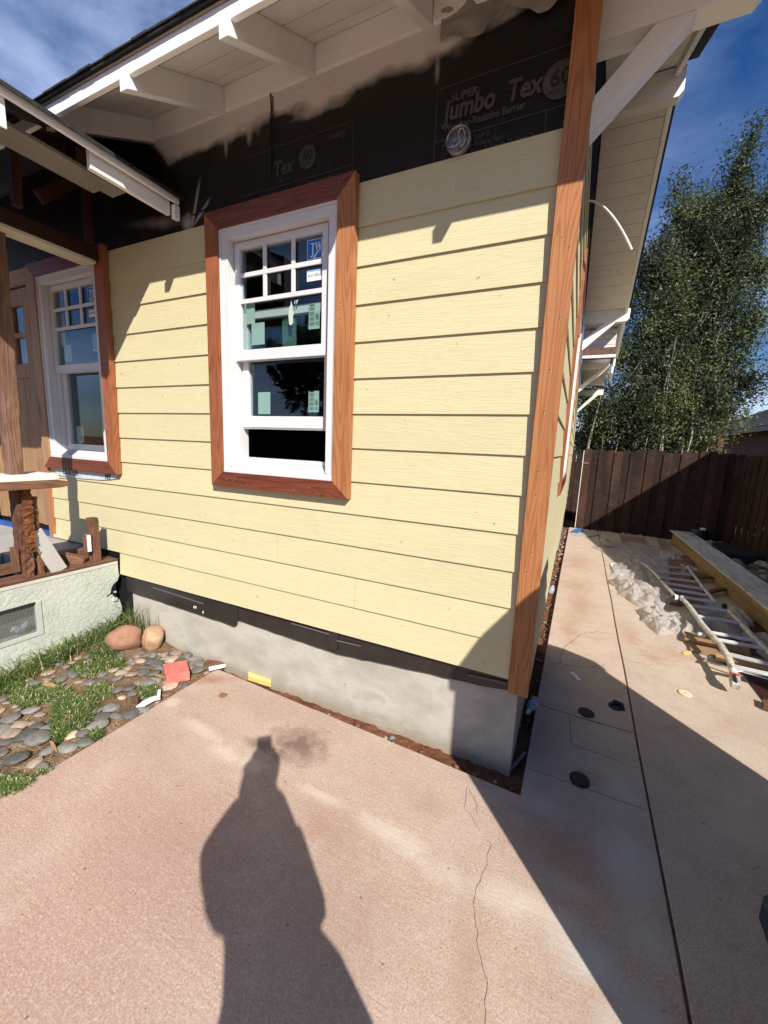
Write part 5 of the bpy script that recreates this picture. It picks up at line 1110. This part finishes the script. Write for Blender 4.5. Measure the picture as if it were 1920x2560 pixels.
for i, (zx, zy, hw, mi_, zn) in enumerate(cob):
    P = gnd(zx / 3.318, 1640 + zy / 3.318); Q = gnd((zx + hw) / 3.318, 1640 + zy / 3.318)
    cobble(P.x, P.y, (Q - P).length * 1.08, mi_, .43 + rnd.uniform(-.5, .5), zn, i, rnd.uniform(.9, 1.25))
rf = random.Random(21); placed = [(o.location.x, o.location.y, o.scale[0]) for o in COL.objects if o.name.startswith('river_cobble')]
for t_ in range(4000):
    if len(placed) > 190: break
    x = rf.uniform(-2.98, -2.05); y = rf.uniform(-1.25, -.04); r = rf.uniform(.018, .040)
    if any((x - a) ** 2 + (y - c) ** 2 < (r * .85 + d * .85) ** 2 for a, c, d in placed): continue
    if mnoise.noise(V((x * 2.3, y * 2.3, 8))) > .22: continue
    placed.append((x, y, r)); cobble(x, y, r, rf.choice((0, 0, 1, 2, 2, 3, 0)), rf.uniform(0, 3), 'fr' if y < -.75 else ('bk' if x > -2.5 and y > -.45 else 'md'), t_, rf.uniform(.8, 1.3), -.004)
# more stones at the back near the foundation and in the joint with the wall
for (x, y, r, mi_) in ((-2.45, -.02, .045, 2), (-2.36, -.0, .05, 0), (-2.27, -.02, .045, 0), (-2.40, -.09, .05, 2), (-2.32, -.10, .045, 3), (-2.18, -.04, .055, 0), (-2.5, -.08, .04, 2), (-2.12, .0, .035, 0), (-2.58, -.16, .04, 0), (-2.50, -.20, .05, 1), (-2.43, -.17, .045, 1)):
    cobble(x, y, r, mi_, rnd.uniform(0, 3), 'bk', int(r * 1000))
def boulder_mat(name, c, c2):
    M = Mat(name); v = M.coords(); a = M.noise(v, 1.6, 7, .7, .4); f = M.noise(v, 9, 6, .75)
    col = M.mix(M.mr(a, .38, .66), k4(c), k4(c2)); col = M.mix(M.mr(f, .55, .75, 0, .5), col, (.30, .15, .09, 1)); return M.done(col, .8, f, .5, .05, .25)
b_m = boulder_mat('boulder_terracotta', (.44, .235, .15), (.33, .165, .105)); b_m2 = boulder_mat('boulder_tan', (.46, .27, .16), (.62, .44, .26))
def boulder(x, y, rx, ry, rz, rot, m_, label, seed):
    me = stone(seed, 1, 1, 1, amp=.30); me.materials.append(m_); o = bpy.data.objects.new('boulder', me); COL.objects.link(o); o.location = (x, y, bedz(x, y) + rz * .72); o.scale = (rx, ry, rz); o.rotation_euler = (0, 0, rot); return tag(o, label, 'stone')
boulder(-2.79, -.18, .122, .100, .088, .45, b_m, 'large smooth terracotta boulder lying in the grass', 31)
boulder(-2.655, -.055, .082, .078, .088, .3, b_m2, 'smaller rough tan boulder against the concrete foundation', 47)
# pink brick
bm_ = plain('pink_brick', (.62, .20, .155), (.50, .14, .11), scale=14, rough=.95, bump=.9, bscale=90)
b = MB(); cx, cy, cz = -2.225, -.225, -.50; a = math.radians(0); X = V((.0, 1, 0)); 
pA, pB = V((-2.305, -.262, 0)), V((-2.12, -.262, 0))
b.prism([(-2.145, -.325, -.50), (-2.06, -.215, -.50), (-2.20, -.125, -.50), (-2.295, -.240, -.50)], (0, 0, .066)); tag(obj('brick', b, bm_, origin=(-2.18, -.22, -.5), bevel=.006), 'pink clay brick lying on cobbles at the slab corner', 'brick')
# small litter on the bed
def ray_poly(zf, pts, z, th, m_, name, label, cat, rot=None):
    P = [zf(*p) for p in pts]; Q = [gnd(px, py, z) for px, py in P]; c = sum(Q, V((0, 0, 0))) / len(Q); b = MB(); b.prism([tuple(q) for q in Q], (0, 0, th)); return tag(obj(name, b, m_, origin=(c.x, c.y, z), bevel=min(.002, th / 3)), label, cat)
ZM = lambda x, y: (x / 2.765, 1500 + y / 2.765)
ray_poly(ZM, [(1410, 480), (1440, 487), (1560, 462), (1558, 440), (1430, 425), (1405, 455)], -.50, .016, old_y, 'wood_scrap', 'short brown scrap with white painted edge at the slab corner', 'board')
ray_poly(ZM, [(1445, 492), (1562, 465), (1560, 452), (1443, 474)], -.496, .014, white, 'paint_chip', 'thin white strip lying along the brown scrap by the foundation', 'strip')
ray_poly(ZM, [(550, 350), (650, 330), (665, 318), (600, 322), (552, 338)], -.47, .006, fir_x, 'wood_chip', 'pale wood sliver on the grass near the terracotta boulder', 'wood chip')
ray_poly(ZM, [(940, 745), (1000, 735), (1075, 695), (1108, 690), (1112, 628), (1092, 626), (1085, 670), (1040, 680), (985, 710)], -.488, .010, lab_white, 'paper_strip', 'torn white paper strip at the edge of the slab', 'paper')
ray_poly(ZM, [(1065, 520), (1110, 535), (1150, 545), (1140, 532), (1095, 515)], -.485, .004, fir_x, 'wood_chip', 'orange wood chip in front of the pink brick', 'wood chip')
ray_poly(ZM, [(290, 590), (345, 600), (390, 592), (360, 575), (310, 575)], -.485, .004, fir_x, 'wood_chip', 'dry curled leaf coloured chip among the front cobbles', 'wood chip')
ray_poly(ZM, [(1510, 660), (1530, 640), (1575, 650), (1560, 670), (1530, 680), (1515, 672)], -.4985, .003, plain('leaf_brown', (.30, .15, .07), (.2, .09, .04), rough=.8), 'dead_leaf', 'brown dead leaf on the slab near the foundation', 'leaf')
b = MB(); b.prism([tuple(gnd(*q, -.53)) for q in ((619, 1685), (680, 1697), (677, 1720), (620, 1702))], (0, 0, .045)); tag(obj('sponge', b, plain('yellow_foam', (.80, .60, .22), (.70, .50, .16), scale=30, rough=.9, bump=1, bscale=60), origin=(-1.66, .0, -.53), bevel=.006), 'yellow foam lump tucked between slab and foundation', 'foam')
ray_poly(ZM, [(905, 690), (925, 676), (955, 685), (957, 715), (910, 712)], -.49, .02, s_brn, 'brick_chip', 'small rust red brick chip behind the white paper strip', 'brick chip')
ray_poly(Z_ := (lambda x, y: (x / 3.318, 1640 + y / 3.318)), [(410, 705), (445, 715), (480, 790), (470, 800), (430, 770)], -.485, .006, fir_x, 'wood_chip', 'brown bark chip on bare soil by the front cobbles', 'wood chip')
# debris on the slab
def disc_thing(name, x, y, r, h, m_, label, cat, hole=None, rot=0, asp=1.0):
    b = MB(); b.disc((x, y, GZ + .0015), r, h, 36, 0, (0, 0, 1), asp); b.disc((x, y, GZ + .0015 + h), r * .86, .0015, 36, 0, (0, 0, 1), asp)
    if hole: b.disc((x, y, GZ + .003 + h), hole, .003, 16, 1)
    return tag(obj(name, b, [m_, black], origin=(x, y, GZ), bevel=.0015), label, cat)
rubber = plain('black_rubber', (.022, .021, .022), (.012, .012, .013), scale=30, rough=.6, bump=.3)
disc_thing('sanding_disc',   .313, .707, .046, .007, rubber, 'black round rubber disc with centre hole on the shaded slab', 'disc', .006)
disc_thing('rubber_cap', .272, .108, .045, .012, rubber, 'thick black rubber cap nearest the camera on the shaded slab', 'cap', .004)
disc_thing('wooden_disc', .931, 1.27, .040, .006, plain('pale_disc', (.72, .62, .42), (.64, .53, .34), rough=.7), 'pale round wooden disc on the sunny slab below the ladder', 'disc', .003)
b = MB(); b.tube([(.45, .86, GZ + .006), (.48, .90, GZ + .018), (.52, .89, GZ + .012), (.53, .85, GZ + .006)], [.006, .014, .016, .006], 7); b.disc((.485, .872, GZ + .001), .042, .006, 20); tag(obj('crumpled_disc', b, rubber, origin=(.49, .87, GZ)), 'crumpled black rubber scrap right of the round disc', 'scrap')
b = MB()
for i, (x, y) in enumerate(((.235, 1.16), (.255, 1.13), (.27, 1.10))): b.disc((x, y, GZ + .0012), .018, .004, 9)
tag(obj('plaster_crumb', b, lab_white, origin=(.25, 1.13, GZ)), 'flattened white plaster scrap in the shade near the crack', 'plaster')
ray_poly(lambda x, y: (1600 + x / 4.916, 1300 + y / 4.916), [(510, 1635), (560, 1605), (635, 1625), (600, 1660), (540, 1655)], -.498, .006, plain('yellow_chip', (.70, .52, .22), rough=.8), 'wood_chip', 'small yellow chip on the slab in front of the boards', 'wood chip')
b = MB(); b.prism([tuple(gnd(*q, -.4985)) for q in ((1525, 1412), (1537, 1410), (1551, 1432), (1549, 1436), (1536, 1436))], (0, 0, .02)); tag(obj('ceramic_tile', b, lab_white, origin=(.74, 4.3, -.5), bevel=.004), 'white ceramic tile piece at the edge of the plastic', 'tile')
b = MB(); b.prism([(.13, 6.95, -.49), (.34, 7.05, -.475), (.36, 7.40, -.45), (.24, 7.35, -.48)], (0, 0, .01)); tag(obj('blue_tarp', b, plain('blue_sheet', (.03, .17, .50), (.03, .13, .4), rough=.4), origin=(.25, 7.1, -.49)), 'small bright blue tarp scrap at the foot of the far fence', 'tarp')
b = MB(); b.prism([(.12, 6.6, -.497), (.5, 6.75, -.495), (.7, 7.1, -.49), (.3, 7.0, -.49)], (0, 0, .01)); tag(obj('cardboard', b, plain('card_grey', (.42, .40, .36), (.3, .28, .26), rough=.8), origin=(.3, 6.8, -.497)), 'grey cardboard sheet under the blue tarp scrap', 'cardboard')
b = MB(); b.disc((.80, 5.95, -.49), .12, .02, 20, 0, (0, .1, 1)); tag(obj('brown_lid', b, old_y, origin=(.8, 5.95, -.49)), 'round brown lid in the shade at the end of the driveway', 'lid')
crumple('plastic_sheet', 'thin plastic scrap by the round brown lid', .72, 6.5, .10, .25, .06, 12.1, n=30)
# bottles, stones and stick in the gap beside the foundation
clear = Mat('clear_bottle'); clear.b.inputs['Alpha'].default_value = .45; clear = clear.done((.6, .66, .70, 1), .12, None, spec=.8)
def bottle(x, y, z, rot, label):
    t = thing('plastic_bottle', label, 'bottle', (x, y, z)); d = V((math.cos(rot), math.sin(rot), .08)); p = V((x, y, z + .028))
    b = MB(); ks = (0, .008, .03, .06, .065, .10, .125, .14, .155, .165); rs = (.018, .030, .031, .029, .031, .031, .026, .014, .012, .012)
    b.tube([p + d * k for k in ks], rs, 14); obj('body', b, clear, t)
    b = MB(); b.tube([p + d * .066, p + d * .098], .0315, 14, cap=False); obj('wrapper', b, plain('bottle_label', (.12, .35, .75), (.6, .7, .8), scale=20, rough=.4), t)
    b = MB(); b.tube([p + d * .166, p + d * .18], .014, 12); obj('cap', b, lab_white, t)
bottle(.020, .72, -.545, -1.75, 'clear water bottle with blue label wedged in the gap beside the corner')
bottle(-.01, 3.0, -.545, 1.5, 'crushed clear bottle farther back in the gap along the side wall')
plank('pipe_piece', (-.045, .05, -.525), (.012, .20, -.515), .016, .010, plain('grey_bar', (.17, .18, .18), rough=.5), 'flat grey bar slanting across the soil gap at the corner', 'bar')
gapst = []
r2 = random.Random(12)
gs_mat = [rub, s_grey, s_tan, s_brn]
gm_ = []
for m_ in gs_mat:
    me = stone(60 + len(gm_), 1, .8, .6, amp=.5); me.materials.append(m_); gm_.append(me)
for i in range(120):
    y = .1 + 7.4 * r2.random() ** .8; x = -.03 + r2.uniform(0, .045 + .008 * y); r = r2.uniform(.006, .016) * (1 + .12 * y)
    o = bpy.data.objects.new('gravel_stone', gm_[r2.randrange(4)]); COL.objects.link(o); o.location = (x, y, -.545 + r * .3); o.scale = (r, r, r); o.rotation_euler = (r2.random(), r2.random(), r2.random() * 6); tag(o, 'small rubble stone in the soil gap along the side wall', 'stone', 'rubble in the gap along the side wall')
for i, x in enumerate((-.68, -.71, -.66, -.9, -1.1, -1.35, -.5, -.3, -.2, -.1, -.02)):
    r = r2.uniform(.008, .016) * (1.6 if i in (0, 1) else 1); o = bpy.data.objects.new('gravel_stone', gm_[(1, 2, 0, 3)[i % 4]]); COL.objects.link(o); o.location = (x, -.02 - .03 * r2.random() - (.02 if x > -.4 else 0), -.538 + r * .3); o.scale = (r, r, r); tag(o, 'small pebble in the soil gap along the front foundation', 'stone', 'pebbles along the front foundation')
for i in range(46):
    x = 2.25 + r2.random() * .6; y = 4.0 + 3.5 * r2.random(); r = r2.uniform(.04, .12)
    o = bpy.data.objects.new('rubble_stone', gm_[r2.randrange(4)]); COL.objects.link(o); o.location = (x, y, -.51 + r * .2); o.scale = (r, r, r); o.rotation_euler = (0, 0, r2.random() * 6); tag(o, 'dusty stone in the shaded rubble behind the salvaged beam', 'stone', 'rubble behind the beam')
for i in range(30):
    x = .5 + r2.random() * 1.3; r = r2.uniform(.015, .04)
    o = bpy.data.objects.new('rubble_stone', gm_[r2.randrange(4)]); COL.objects.link(o); o.location = (x, 7.45 + .17 * r2.random(), -.51 + r * .2); o.scale = (r, r, r); o.rotation_euler = (0, 0, r2.random() * 6); tag(o, 'small stone at the foot of the far fence', 'stone', 'stones at the foot of the far fence')
# ================================================================== GRASS
gr1 = leaf_mat('grass_green', (.17, .26, .06)); gr2 = leaf_mat('grass_deep', (.10, .18, .04)); straw = plain('dry_straw', (.52, .43, .25), (.40, .31, .17), rough=.8, bump=0)
def blades(n, region, hmin, hmax, seed, lean=.5, w=.0022):
    r = random.Random(seed); b = MB(); vs = []; fs = []; mi = []
    k = 0; tries = 0
    while k < n and tries < n * 30:
        tries += 1; q = region(r)
        if q is None: continue
        x, y, dens = q; k += 1; h = r.uniform(hmin, hmax) * dens; th = r.uniform(0, math.tau); d = V((math.cos(th), math.sin(th), 0)); s = V((-d.y, d.x, 0)); z = bedz(x, y) - .004
        l = r.uniform(.2, 1.0) * lean; p0 = V((x, y, z)); p1 = p0 + d * h * l * .35 + V((0, 0, h * .55)); p2 = p0 + d * h * l + V((0, 0, h * (1 - .25 * l))); p3 = p2 + d * h * l * .4 - V((0, 0, h * .12 * l)); ww = w * r.uniform(.7, 1.4); i0 = len(vs)
        vs += [p0 - s * ww, p0 + s * ww, p1 - s * ww, p1 + s * ww, p2 - s * ww * .7, p2 + s * ww * .7, p3]; fs += [(i0, i0 + 1, i0 + 3, i0 + 2), (i0 + 2, i0 + 3, i0 + 5, i0 + 4), (i0 + 4, i0 + 5, i0 + 6)]; m_ = 0 if r.random() < .5 else (1 if r.random() < .7 else 2); mi += [m_] * 3
    b.v = [tuple(p) for p in vs]; b.f = fs; b.m = mi; b.sm = [False] * len(fs); return b
patches = [ # zoom (scale 2.765 offs 0,1500): cx, cy, rx, ry, height factor, weight
 (90, 420, 200, 90, 1.5, 9), (330, 350, 170, 80, 1.5, 9), (560, 270, 130, 60, 1.3, 5), (700, 200, 120, 45, 1.2, 3.5), (860, 150, 90, 50, 1.2, 3.5), (720, 350, 90, 80, .9, 4), (760, 440, 110, 50, .7, 2), (40, 560, 110, 60, .8, 2.5), (500, 770, 130, 110, 1.0, 8), (560, 700, 110, 60, .8, 3), (700, 610, 100, 50, .6, 2), (330, 620, 170, 60, .6, 2), (1030, 620, 80, 45, .6, 1.8), (660, 910, 50, 30, .6, .8), (100, 1250, 190, 55, .6, 3.5), (330, 1160, 90, 25, .35, .8), (1050, 270, 80, 60, .9, 1.8), (400, 900, 60, 50, .8, 1.2), (180, 650, 120, 60, .7, 1.8), (980, 60, 40, 40, 1.6, 1), (620, 470, 140, 60, .6, 1.5)]
tw = sum(p[5] for p in patches)
def reg(r):
    u = r.random() * tw
    for (cx, cy, rx, ry, hf, wt) in patches:
        u -= wt
        if u <= 0: break
    a = r.uniform(0, math.tau); q = math.sqrt(r.random()); P = gnd((cx + rx * q * math.cos(a)) / 2.765, 1500 + (cy + ry * q * math.sin(a)) / 2.765, -.48)
    if P.x > -2.0 or P.y > .02 or P.x < -3.07: return None
    return P.x, P.y, hf * (1.1 - .4 * q)
gb = struct(obj('grass', blades(17000, reg, .035, .075, 5, .9), [gr1, gr2, straw]), 'stuff'); gb['label'] = 'green grass tufts growing among the cobbles'; gb['category'] = 'grass'
def reg2(r):
    y = r.uniform(-1.0, -.02); x = -3.06 + abs(r.gauss(0, .06)); return (x, y, 1.0)
def reg3(r):
    x = -3.0 + abs(r.gauss(0, .14)); return (x, .0 - abs(r.gauss(0, .03)), 1.0) if x < -2.55 else None
gb = struct(obj('grass', blades(1150, reg2, .06, .17, 6, 1.0, .0018), [gr1, gr2, straw]), 'stuff'); gb['label'] = 'taller grass blades against the pale stucco porch wall'; gb['category'] = 'grass'
gb = struct(obj('grass', blades(180, reg3, .08, .26, 7, .7, .0016), [gr1, gr2, straw]), 'stuff'); gb['label'] = 'sparse long grass stalks in the corner by the foundation'; gb['category'] = 'grass'
# straw litter
b = MB(); r = random.Random(9)
for i in range(1300):
    P = gnd(r.uniform(0, 1400) / 2.765, 1500 + r.uniform(150, 1250) / 2.765, -.49)
    if P.x > -2.03 or P.x < -3.0 or P.y > .0: continue
    th = r.uniform(0, math.tau); l = r.uniform(.01, .05); d = V((math.cos(th), math.sin(th), r.uniform(-.1, .25))) * l; z = bedz(P.x, P.y) + .004; p = V((P.x, P.y, z)); s = V((-d.y, d.x, 0)).normalized() * .0011
    b.add([p - s, p + s, p + d + s, p + d - s], [(0, 1, 2, 3)])
gb = struct(obj('straw_litter', b, straw), 'stuff'); gb['label'] = 'dry straw and chips scattered over the bed'; gb['category'] = 'litter'
# wood chips along slab edge
b = MB()
for i in range(700):
    y = -1.6 + 1.55 * r.random(); x = -2.025 - abs(r.gauss(0, .03)); th = r.uniform(0, 3.1); l = r.uniform(.004, .016); d = V((math.cos(th), math.sin(th), .1)) * l; s = V((-d.y, d.x, 0)) * .35; p = V((x, y, bedz(x, y) + .004)); b.add([p - s, p + s, p + d + s, p + d - s], [(0, 1, 2, 3)])
gb = struct(obj('bark_litter', b, plain('bark_chip', (.22, .11, .06), (.32, .19, .11), scale=40, rough=.9)), 'stuff'); gb['label'] = 'brown bark chips along the slab edge'; gb['category'] = 'litter'
# ================================================================== OFF-FRAME: portable toilet and photographer
HD = V((.671, -.741, 0)); PE = V((.741, .671, 0))
tl_m = plain('teal_plastic', (.012, .045, .060), (.010, .035, .050), rough=.45, bump=.1); tl_w = plain('toilet_roof', (.55, .58, .6), rough=.5)
TC = HD * 1.50 + PE * .49; TO = thing('portable_toilet', 'dark teal portable toilet standing just past the right edge of the picture', 'portable toilet', (TC.x, TC.y, -.5))
def tsq(h, z, r=.06):
    pts = []
    for k in range(4):
        a0 = math.pi / 2 * k; c = V((math.cos(a0), math.sin(a0), 0)) * (h - r * 1.0)
        for q in (-.6, -.3, 0, .3, .6): pts.append(TC + HD * (c.x + r * math.cos(a0 + q)) + PE * (c.y + r * math.sin(a0 + q)) + V((0, 0, z)))
    return pts
b = MB(); lev = [(.76, -.5), (.76, -.43), (.735, -.42), (.735, 1.24), (.76, 1.25), (.765, 1.32)]
rings = [tsq(h, z) for h, z in lev]; n = 20
b.add([p for r_ in rings for p in r_], [(i * n + j, i * n + (j + 1) % n, (i + 1) * n + (j + 1) % n, (i + 1) * n + j) for i in range(len(rings) - 1) for j in range(n)]); obj('body', b, tl_m, TO)
b = MB(); lev = [(.765, 1.3205), (.68, 1.47), (.56, 1.60), (.36, 1.72), (.10, 1.78)]; rings = [tsq(h, z, min(.06, h * .5)) for h, z in lev]
b.add([p for r_ in rings for p in r_], [(i * n + j, i * n + (j + 1) % n, (i + 1) * n + (j + 1) % n, (i + 1) * n + j) for i in range(len(rings) - 1) for j in range(n)] + [tuple(range(80, 100))]); obj('roof', b, tl_m, TO)
b = MB(); c = TC + (HD + PE).normalized() * .535; dd = (PE - HD).normalized(); b.beam(c - dd * .34 + V((0, 0, .4)), c + dd * .34 + V((0, 0, .4)), .03, 1.5); dr2 = obj('door', b, tl_m, TO, bevel=.01)
b = MB(); b.beam(c + dd * .25 + V((.03, .03, .4)), c + dd * .32 + V((.03, .03, .4)), .03, .12); obj('handle', b, tl_w, dr2, bevel=.005)
# photographer (only the shadow is seen)
skin = plain('skin', (.45, .27, .19), rough=.5, bump=0); cloth = plain('dark_jacket', (.05, .055, .08), rough=.9); jeans = plain('jeans', (.05, .07, .12), rough=.9); hair = plain('hair', (.03, .02, .015), rough=.7)
def LP(u, d, z): return HD * d + PE * u + V((0, 0, z))      # u across the sun, d towards the sun
DC = C_.dot(HD); UC = C_.dot(PE)
def skinmesh(name, nodes, edges, radii, m_, parent=None, root=0, sub=2):
    me = bpy.data.meshes.new(name); base = ORG.get(parent.name, V((0, 0, 0))) if parent else V(nodes[root]) * 1.0
    me.from_pydata([tuple(V(p) - base) for p in nodes], edges, []); me.materials.append(m_)
    o = bpy.data.objects.new(name, me); COL.objects.link(o)
    if parent: o.parent = parent
    else: o.location = base
    ORG[o.name] = V((0, 0, 0)) if parent else base
    s = o.modifiers.new('k', 'SKIN')
    for i, v in enumerate(me.skin_vertices[0].data):
        rr = radii[i]; v.radius = rr if isinstance(rr, tuple) else (rr, rr); v.use_root = (i == root)
    q = o.modifiers.new('s', 'SUBSURF'); q.levels = sub; q.render_levels = sub; return o
pu, pd = -1.235, DC + .40
ph_c = C_ + HD * .035
nodes = [LP(pu + .095, pd, .42), LP(pu + .06, pd, .60), LP(pu, pd - .01, .80), LP(pu, pd, .93), LP(pu, pd - .03, 1.05), LP(pu, pd - .06, 1.13), LP(pu, pd - .06, 1.215),
 LP(pu - .13, pd, .86), LP(pu - .17, pd - .16, .83), LP(pu - .035, DC + .14, .93), LP(pu + .12, pd, .86), LP(pu + .185, pd - .15, .57), LP(pu + .055, DC + .12, .93),
 LP(pu - .0, pd, .28), LP(pu - .04, pd - .02, -.02), LP(pu - .12, pd + .03, -.42), LP(pu - .14, pd - .12, -.46), LP(pu + .21, pd, .30), LP(pu + .27, pd - .02, -.02), LP(pu + .16, pd + .03, -.42), LP(pu + .17, pd - .12, -.46)]
edges = [(0, 1), (1, 2), (2, 3), (3, 4), (4, 5), (5, 6), (3, 7), (7, 8), (8, 9), (3, 10), (10, 11), (11, 12), (0, 13), (13, 14), (14, 15), (15, 16), (0, 17), (17, 18), (18, 19), (19, 20)]
rad = [(.255, .16), (.225, .15), (.18, .13), (.13, .10), .095, .092, .080, .080, .055, .045, .085, .060, .050, .18, .095, .055, .035, .18, .11, .045, .035]
person = skinmesh('person', nodes, edges, rad, cloth, sub=1); tag(person, 'photographer standing behind the camera holding up a phone, casting the long shadow', 'person')
def pc(o): return o
hr = skinmesh('hair', [V(nodes[5]) - V(nodes[0]) + V((0, 0, .05)), V(nodes[6]) - V(nodes[0]) + V((0, 0, .025))], [(0, 1)], [.088, .085], hair); hr.parent = person; hr.location = (0, 0, 0); 
hr.data.vertices[0].co = V(nodes[5]) - V(nodes[0]) + V((0, 0, .05)); hr.data.vertices[1].co = V(nodes[6]) - V(nodes[0]) + V((0, 0, .025))
for s in (-1, 1):   # hands: palm and five fingers curled round the phone
    w_ = V(nodes[9 if s < 0 else 12]); base = V(nodes[0]); palm = ph_c + PE * s * .052 + HD * .035 + V((0, 0, -.055))
    nn_ = [w_, palm - V((0, 0, .02)), palm]; ee = [(0, 1), (1, 2)]; rr2 = [.026, .030, .028]
    for k in range(4):
        b0 = palm + V((0, 0, -.03 + .020 * k)); ln = (.85, 1, .95, .75)[k]
        i0 = len(nn_); nn_ += [b0 - PE * s * 0.0 + HD * -.012, b0 - HD * .040 * ln - PE * s * .004, b0 - HD * .052 * ln - PE * s * .022]; ee += [(2, i0), (i0, i0 + 1), (i0 + 1, i0 + 2)]; rr2 += [.010, .009, .008]
    i0 = len(nn_); nn_ += [palm + V((0, 0, .01)) - PE * s * .02 + HD * .012, palm - PE * s * .035 + V((0, 0, .03)) + HD * .0]; ee += [(2, i0), (i0, i0 + 1)]; rr2 += [.011, .009]
    h_ = skinmesh('hand', [p - base for p in nn_], ee, rr2, skin, sub=1); h_.parent = person; h_.location = (0, 0, 0)
    for i, p in enumerate(nn_): h_.data.vertices[i].co = p - base
b = MB(); c = ph_c - V((0, 0, .02)); b.beam(c - V((0, 0, .085)), c + V((0, 0, .075)), .075, .009, up=tuple(HD))
tag(obj('phone', b, black, origin=tuple(c), bevel=.002), 'dark phone held upright in both hands of the photographer', 'phone')
